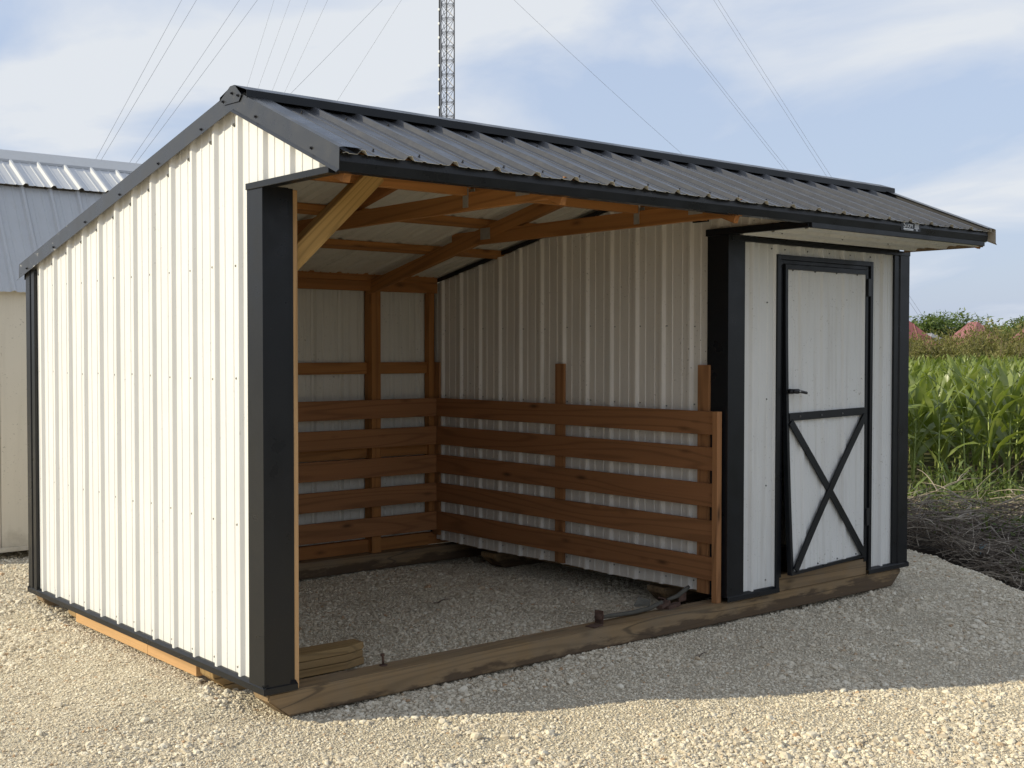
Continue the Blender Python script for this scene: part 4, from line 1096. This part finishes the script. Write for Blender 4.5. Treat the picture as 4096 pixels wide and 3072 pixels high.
def leaf_cloud(A, centre, n, spread, size, r_, up=.5, m=0):
    for i in range(n):
        p = Vector(centre) + Vector((r_.gauss(0, spread[0]), r_.gauss(0, spread[1]), r_.gauss(0, spread[2])))
        d = Vector((r_.gauss(0, 1), r_.gauss(0, 1), r_.gauss(up, .6))).normalized(); s = d.orthogonal().normalized()
        s = (s * math.cos(i) + d.cross(s) * math.sin(i)); L = size * r_.uniform(.6, 1.4); w = L * r_.uniform(.22, .5)
        A.add([p - s * w / 2, p + d * L * .5 - s * w * .1, p + d * L, p + s * w / 2], [(0, 1, 2, 3)], m)
def shrub_meshes(seed):
    r_ = random.Random(seed); A = Acc(); Tk = Acc()
    for i in range(26):
        az = r_.uniform(0, 6.28); sp = r_.uniform(.1, 1.0); h = r_.uniform(1.5, 2.7); pts = []
        for t in range(6):
            k = t / 5; pts.append(Vector((math.cos(az) * sp * k ** .8 * 1.1 + r_.gauss(0, .04), math.sin(az) * sp * k ** .8 * 1.1 + r_.gauss(0, .04), h * k)))
        v, f = tube_vf(pts, [.022, .018, .014, .010, .007, .004], 4, False); Tk.add(v, f)
        for t in range(26):
            k = r_.uniform(.25, 1.0); j = min(4, int(k * 5)); p = pts[j].lerp(pts[j + 1], k * 5 - j)
            leaf_cloud(A, p, 5, (.13, .13, .16), .14, r_, 1.1)
    return A.mesh('crown', M['shrub']), Tk.mesh('stems', M['bark'])
def tree_meshes(seed, mat):
    r_ = random.Random(seed); A = Acc(); Tk = Acc()
    v, f = tube_vf([(0, 0, -.2), (.1, 0, 1.2), (.05, .1, 2.4), (.1, .1, 3.6)], [.17, .14, .10, .05], 7); Tk.add(v, f)
    for i in range(11):
        az = r_.uniform(0, 6.28); el = r_.uniform(.2, 1.2); L = r_.uniform(1.0, 1.9); s = Vector((.06, .05, r_.uniform(1.3, 3.0)))
        e = s + Vector((math.cos(az) * math.cos(el), math.sin(az) * math.cos(el), math.sin(el))) * L; mid = s.lerp(e, .5) + Vector((0, 0, .12))
        v, f = tube_vf([s, mid, e], [.06, .04, .015], 5, False); Tk.add(v, f)
        for j in range(5):
            c = e + Vector((r_.gauss(0, .4), r_.gauss(0, .4), r_.gauss(.1, .3))); leaf_cloud(A, c, 90, (.32, .32, .24), .24, r_, .2)
    return A.mesh('crown', mat), Tk.mesh('trunk', M['bark'])
def make_backdrop():
    r_ = random.Random(14)
    sm = [shrub_meshes(40 + i) for i in range(5)]; tm = [tree_meshes(60 + i, M['tree_leaf']) for i in range(4)]
    lab = ['olive feathery shrub in the thicket just behind the cornfield', 'olive feathery shrub farther back in the thicket']
    k = 0
    for row, (dep, n, q0, q1) in enumerate(((44.5, 15, .26, .52), (48, 15, .27, .53), (51.5, 13, .26, .53))):
        for i in range(n):
            q = q0 + (q1 - q0) * (i + .5 + r_.uniform(-.4, .4)) / n; p = at(dep + r_.uniform(-1, 1), q, -.42)
            root = empty('shrub', p); root.rotation_euler = (0, 0, r_.uniform(0, 6.28)); s = r_.uniform(.84, 1.16) * (1.0 if row else .92); root.scale = (s * 1.15, s * 1.15, s)
            cm, tk = sm[k % 5]; k += 1
            for nm, me in (('crown', cm), ('stems', tk)):
                c = bpy.data.objects.new(nm, me); COL.objects.link(c); c.parent = root
            tag(root, lab[min(row, 1)], 'shrub', 'shrubs behind the corn' if row == 0 else 'shrubs farther back')
    for i, (dep, u, s) in enumerate(((74, 3790, 1.0), (76, 3700, .82), (77, 3850, .85), (73, 4070, 1.06), (78, 4170, 1.0), (75, 3960, .84), (80, 3560, 1.0), (82, 4280, 1.0), (79, 4010, .82))):
        p = at(dep, (u - 2048) / FPX, -.5); root = empty('tree', p); root.rotation_euler = (0, 0, r_.uniform(0, 6.28)); root.scale = (s * 1.2, s * 1.2, s * .92)
        for nm, me in zip(('crown', 'trunk'), tm[i % 4]):
            c = bpy.data.objects.new(nm, me); COL.objects.link(c); c.parent = root
        tag(root, 'leafy green tree rising behind the thicket among the red roofs', 'tree', 'trees among the red roofs')
    red = metal_paint('red_roof_steel', (.19, .062, .066), .7, streak=.1, wobble=0); red2 = metal_paint('faded_red_roof', (.23, .095, .098), .7, streak=.1, wobble=0)
    wal = flat('house_wall', (.55, .48, .42), .8, 0, .1, 2); glass = flat('window_glass', (.03, .035, .04), .1); fr = flat('window_frame', (.7, .68, .64), .6)
    def house(u, dep, half, ridge_z, eave_z, length, rot, mat, label, chim):
        c = at(dep, (u - 2048) / FPX, -.4); root = empty('house', c); root.rotation_euler = (0, 0, rot)
        def part(nm, A, m, par=root):
            o = bpy.data.objects.new(nm, A.mesh(nm, m)); COL.objects.link(o); o.parent = par; return o
        L = length / 2; hz = ridge_z + .4; ez = eave_z + .4
        w = Acc(); w.box(-L + .3, L - .3, -half + .35, half - .35, 0, ez + .1)
        part('wall', w, wal)
        rl = L * .16; t_ = Vector((0, 0, .05))          # hipped roof: four slopes, each with standing ribs
        cor = [Vector((-L, -half, ez)), Vector((L, -half, ez)), Vector((L, half, ez)), Vector((-L, half, ez))]; top = [Vector((-rl, 0, hz)), Vector((rl, 0, hz))]
        for p, q, tp, tq in ((cor[0], cor[1], top[0], top[1]), (cor[1], cor[2], top[1], top[1]), (cor[2], cor[3], top[1], top[0]), (cor[3], cor[0], top[0], top[0])):
            rf = Acc(); rf.add([p, q, tq] + ([tp] if tp != tq else []), [(0, 1, 2, 3) if tp != tq else (0, 1, 2)])
            d = (q - p); ln = d.length; d.normalize(); ia = (tp - p).dot(d); ib = (tq - p).dot(d); up = (tp - p) - d * ia
            for i in range(1, int(ln / .6)):
                x = i * .6; t = min(1, x / max(ia, 1e-6), (ln - x) / max(ln - ib, 1e-6)); o = p + d * x; e = o + up * t
                rf.add([o - d * .03, o + d * .03, e + d * .03, e - d * .03, o + t_, e + t_], [(0, 4, 5, 3), (4, 1, 2, 5)])
            part('roof', rf, mat)
        for sx in (-1, 1):
            for y in (-half * .4, half * .4):
                x = sx * (L - .3); a = Acc(); a.box(x - .03, x + .03, y - .45, y + .45, .9, 1.9); wf = part('window', a, fr)
                g_ = Acc(); g_.box(x - .035, x + .035, y - .38, y + .38, .97, 1.83); part('pane', g_, glass, wf)
        if chim:
            c_ = Acc(); c_.box(L * .4 - .15, L * .4 + .15, -.15, .15, hz - .3, hz + .35); part('chimney', c_, flat('chimney_dark', (.10, .08, .08), .8))
        tag(root, label, 'house', 'red-roofed houses behind the thicket')
    base = math.atan2(CF.y, CF.x) - R(19)
    house(3622, 60, 2.2, 3.0, .8, 4.6, base + R(20), red, 'house with bright red steel roof just past the shed corner', False)
    house(3715, 72, 1.6, 2.55, 1.5, 3.2, base + R(40), flat('grey_roof', (.25, .25, .26), .5), 'grey-roofed outbuilding beside the first red-roofed house', False)
    house(3892, 62, 2.2, 2.98, .7, 4.4, base + R(30), red2, 'house with faded red gable roof half hidden in the thicket', False)
    house(4165, 60, 2.8, 3.2, .6, 5.6, base + R(8), red2, 'house with patched red roof at the far end of the thicket', True)
make_backdrop()

# small twigs on the yard
def make_twigs():
    r_ = random.Random(2)
    for i, (x, y, a, L, lab) in enumerate(((2.10, 1.55, .3, .16, 'dark dry twig on the gravel inside the stall'), (1.15, 1.9, -.25, .14, 'small forked twig on the gravel near the back wall'), (2.35, -.42, .1, .10, 'short brown stick on the gravel in front of the runner'))):
        z = gz1(x, y) + .018; pts = [Vector((math.cos(a) * L * t, math.sin(a) * L * t, .006 * math.sin(t * 7))) for t in (-.5, -.2, .1, .3, .5)]
        o = tube('twig', pts, [.004, .004, .0035, .003, .002], M['twig'], None, 5); o.location = (x, y, z); tag(o, lab, 'twig')
make_twigs()
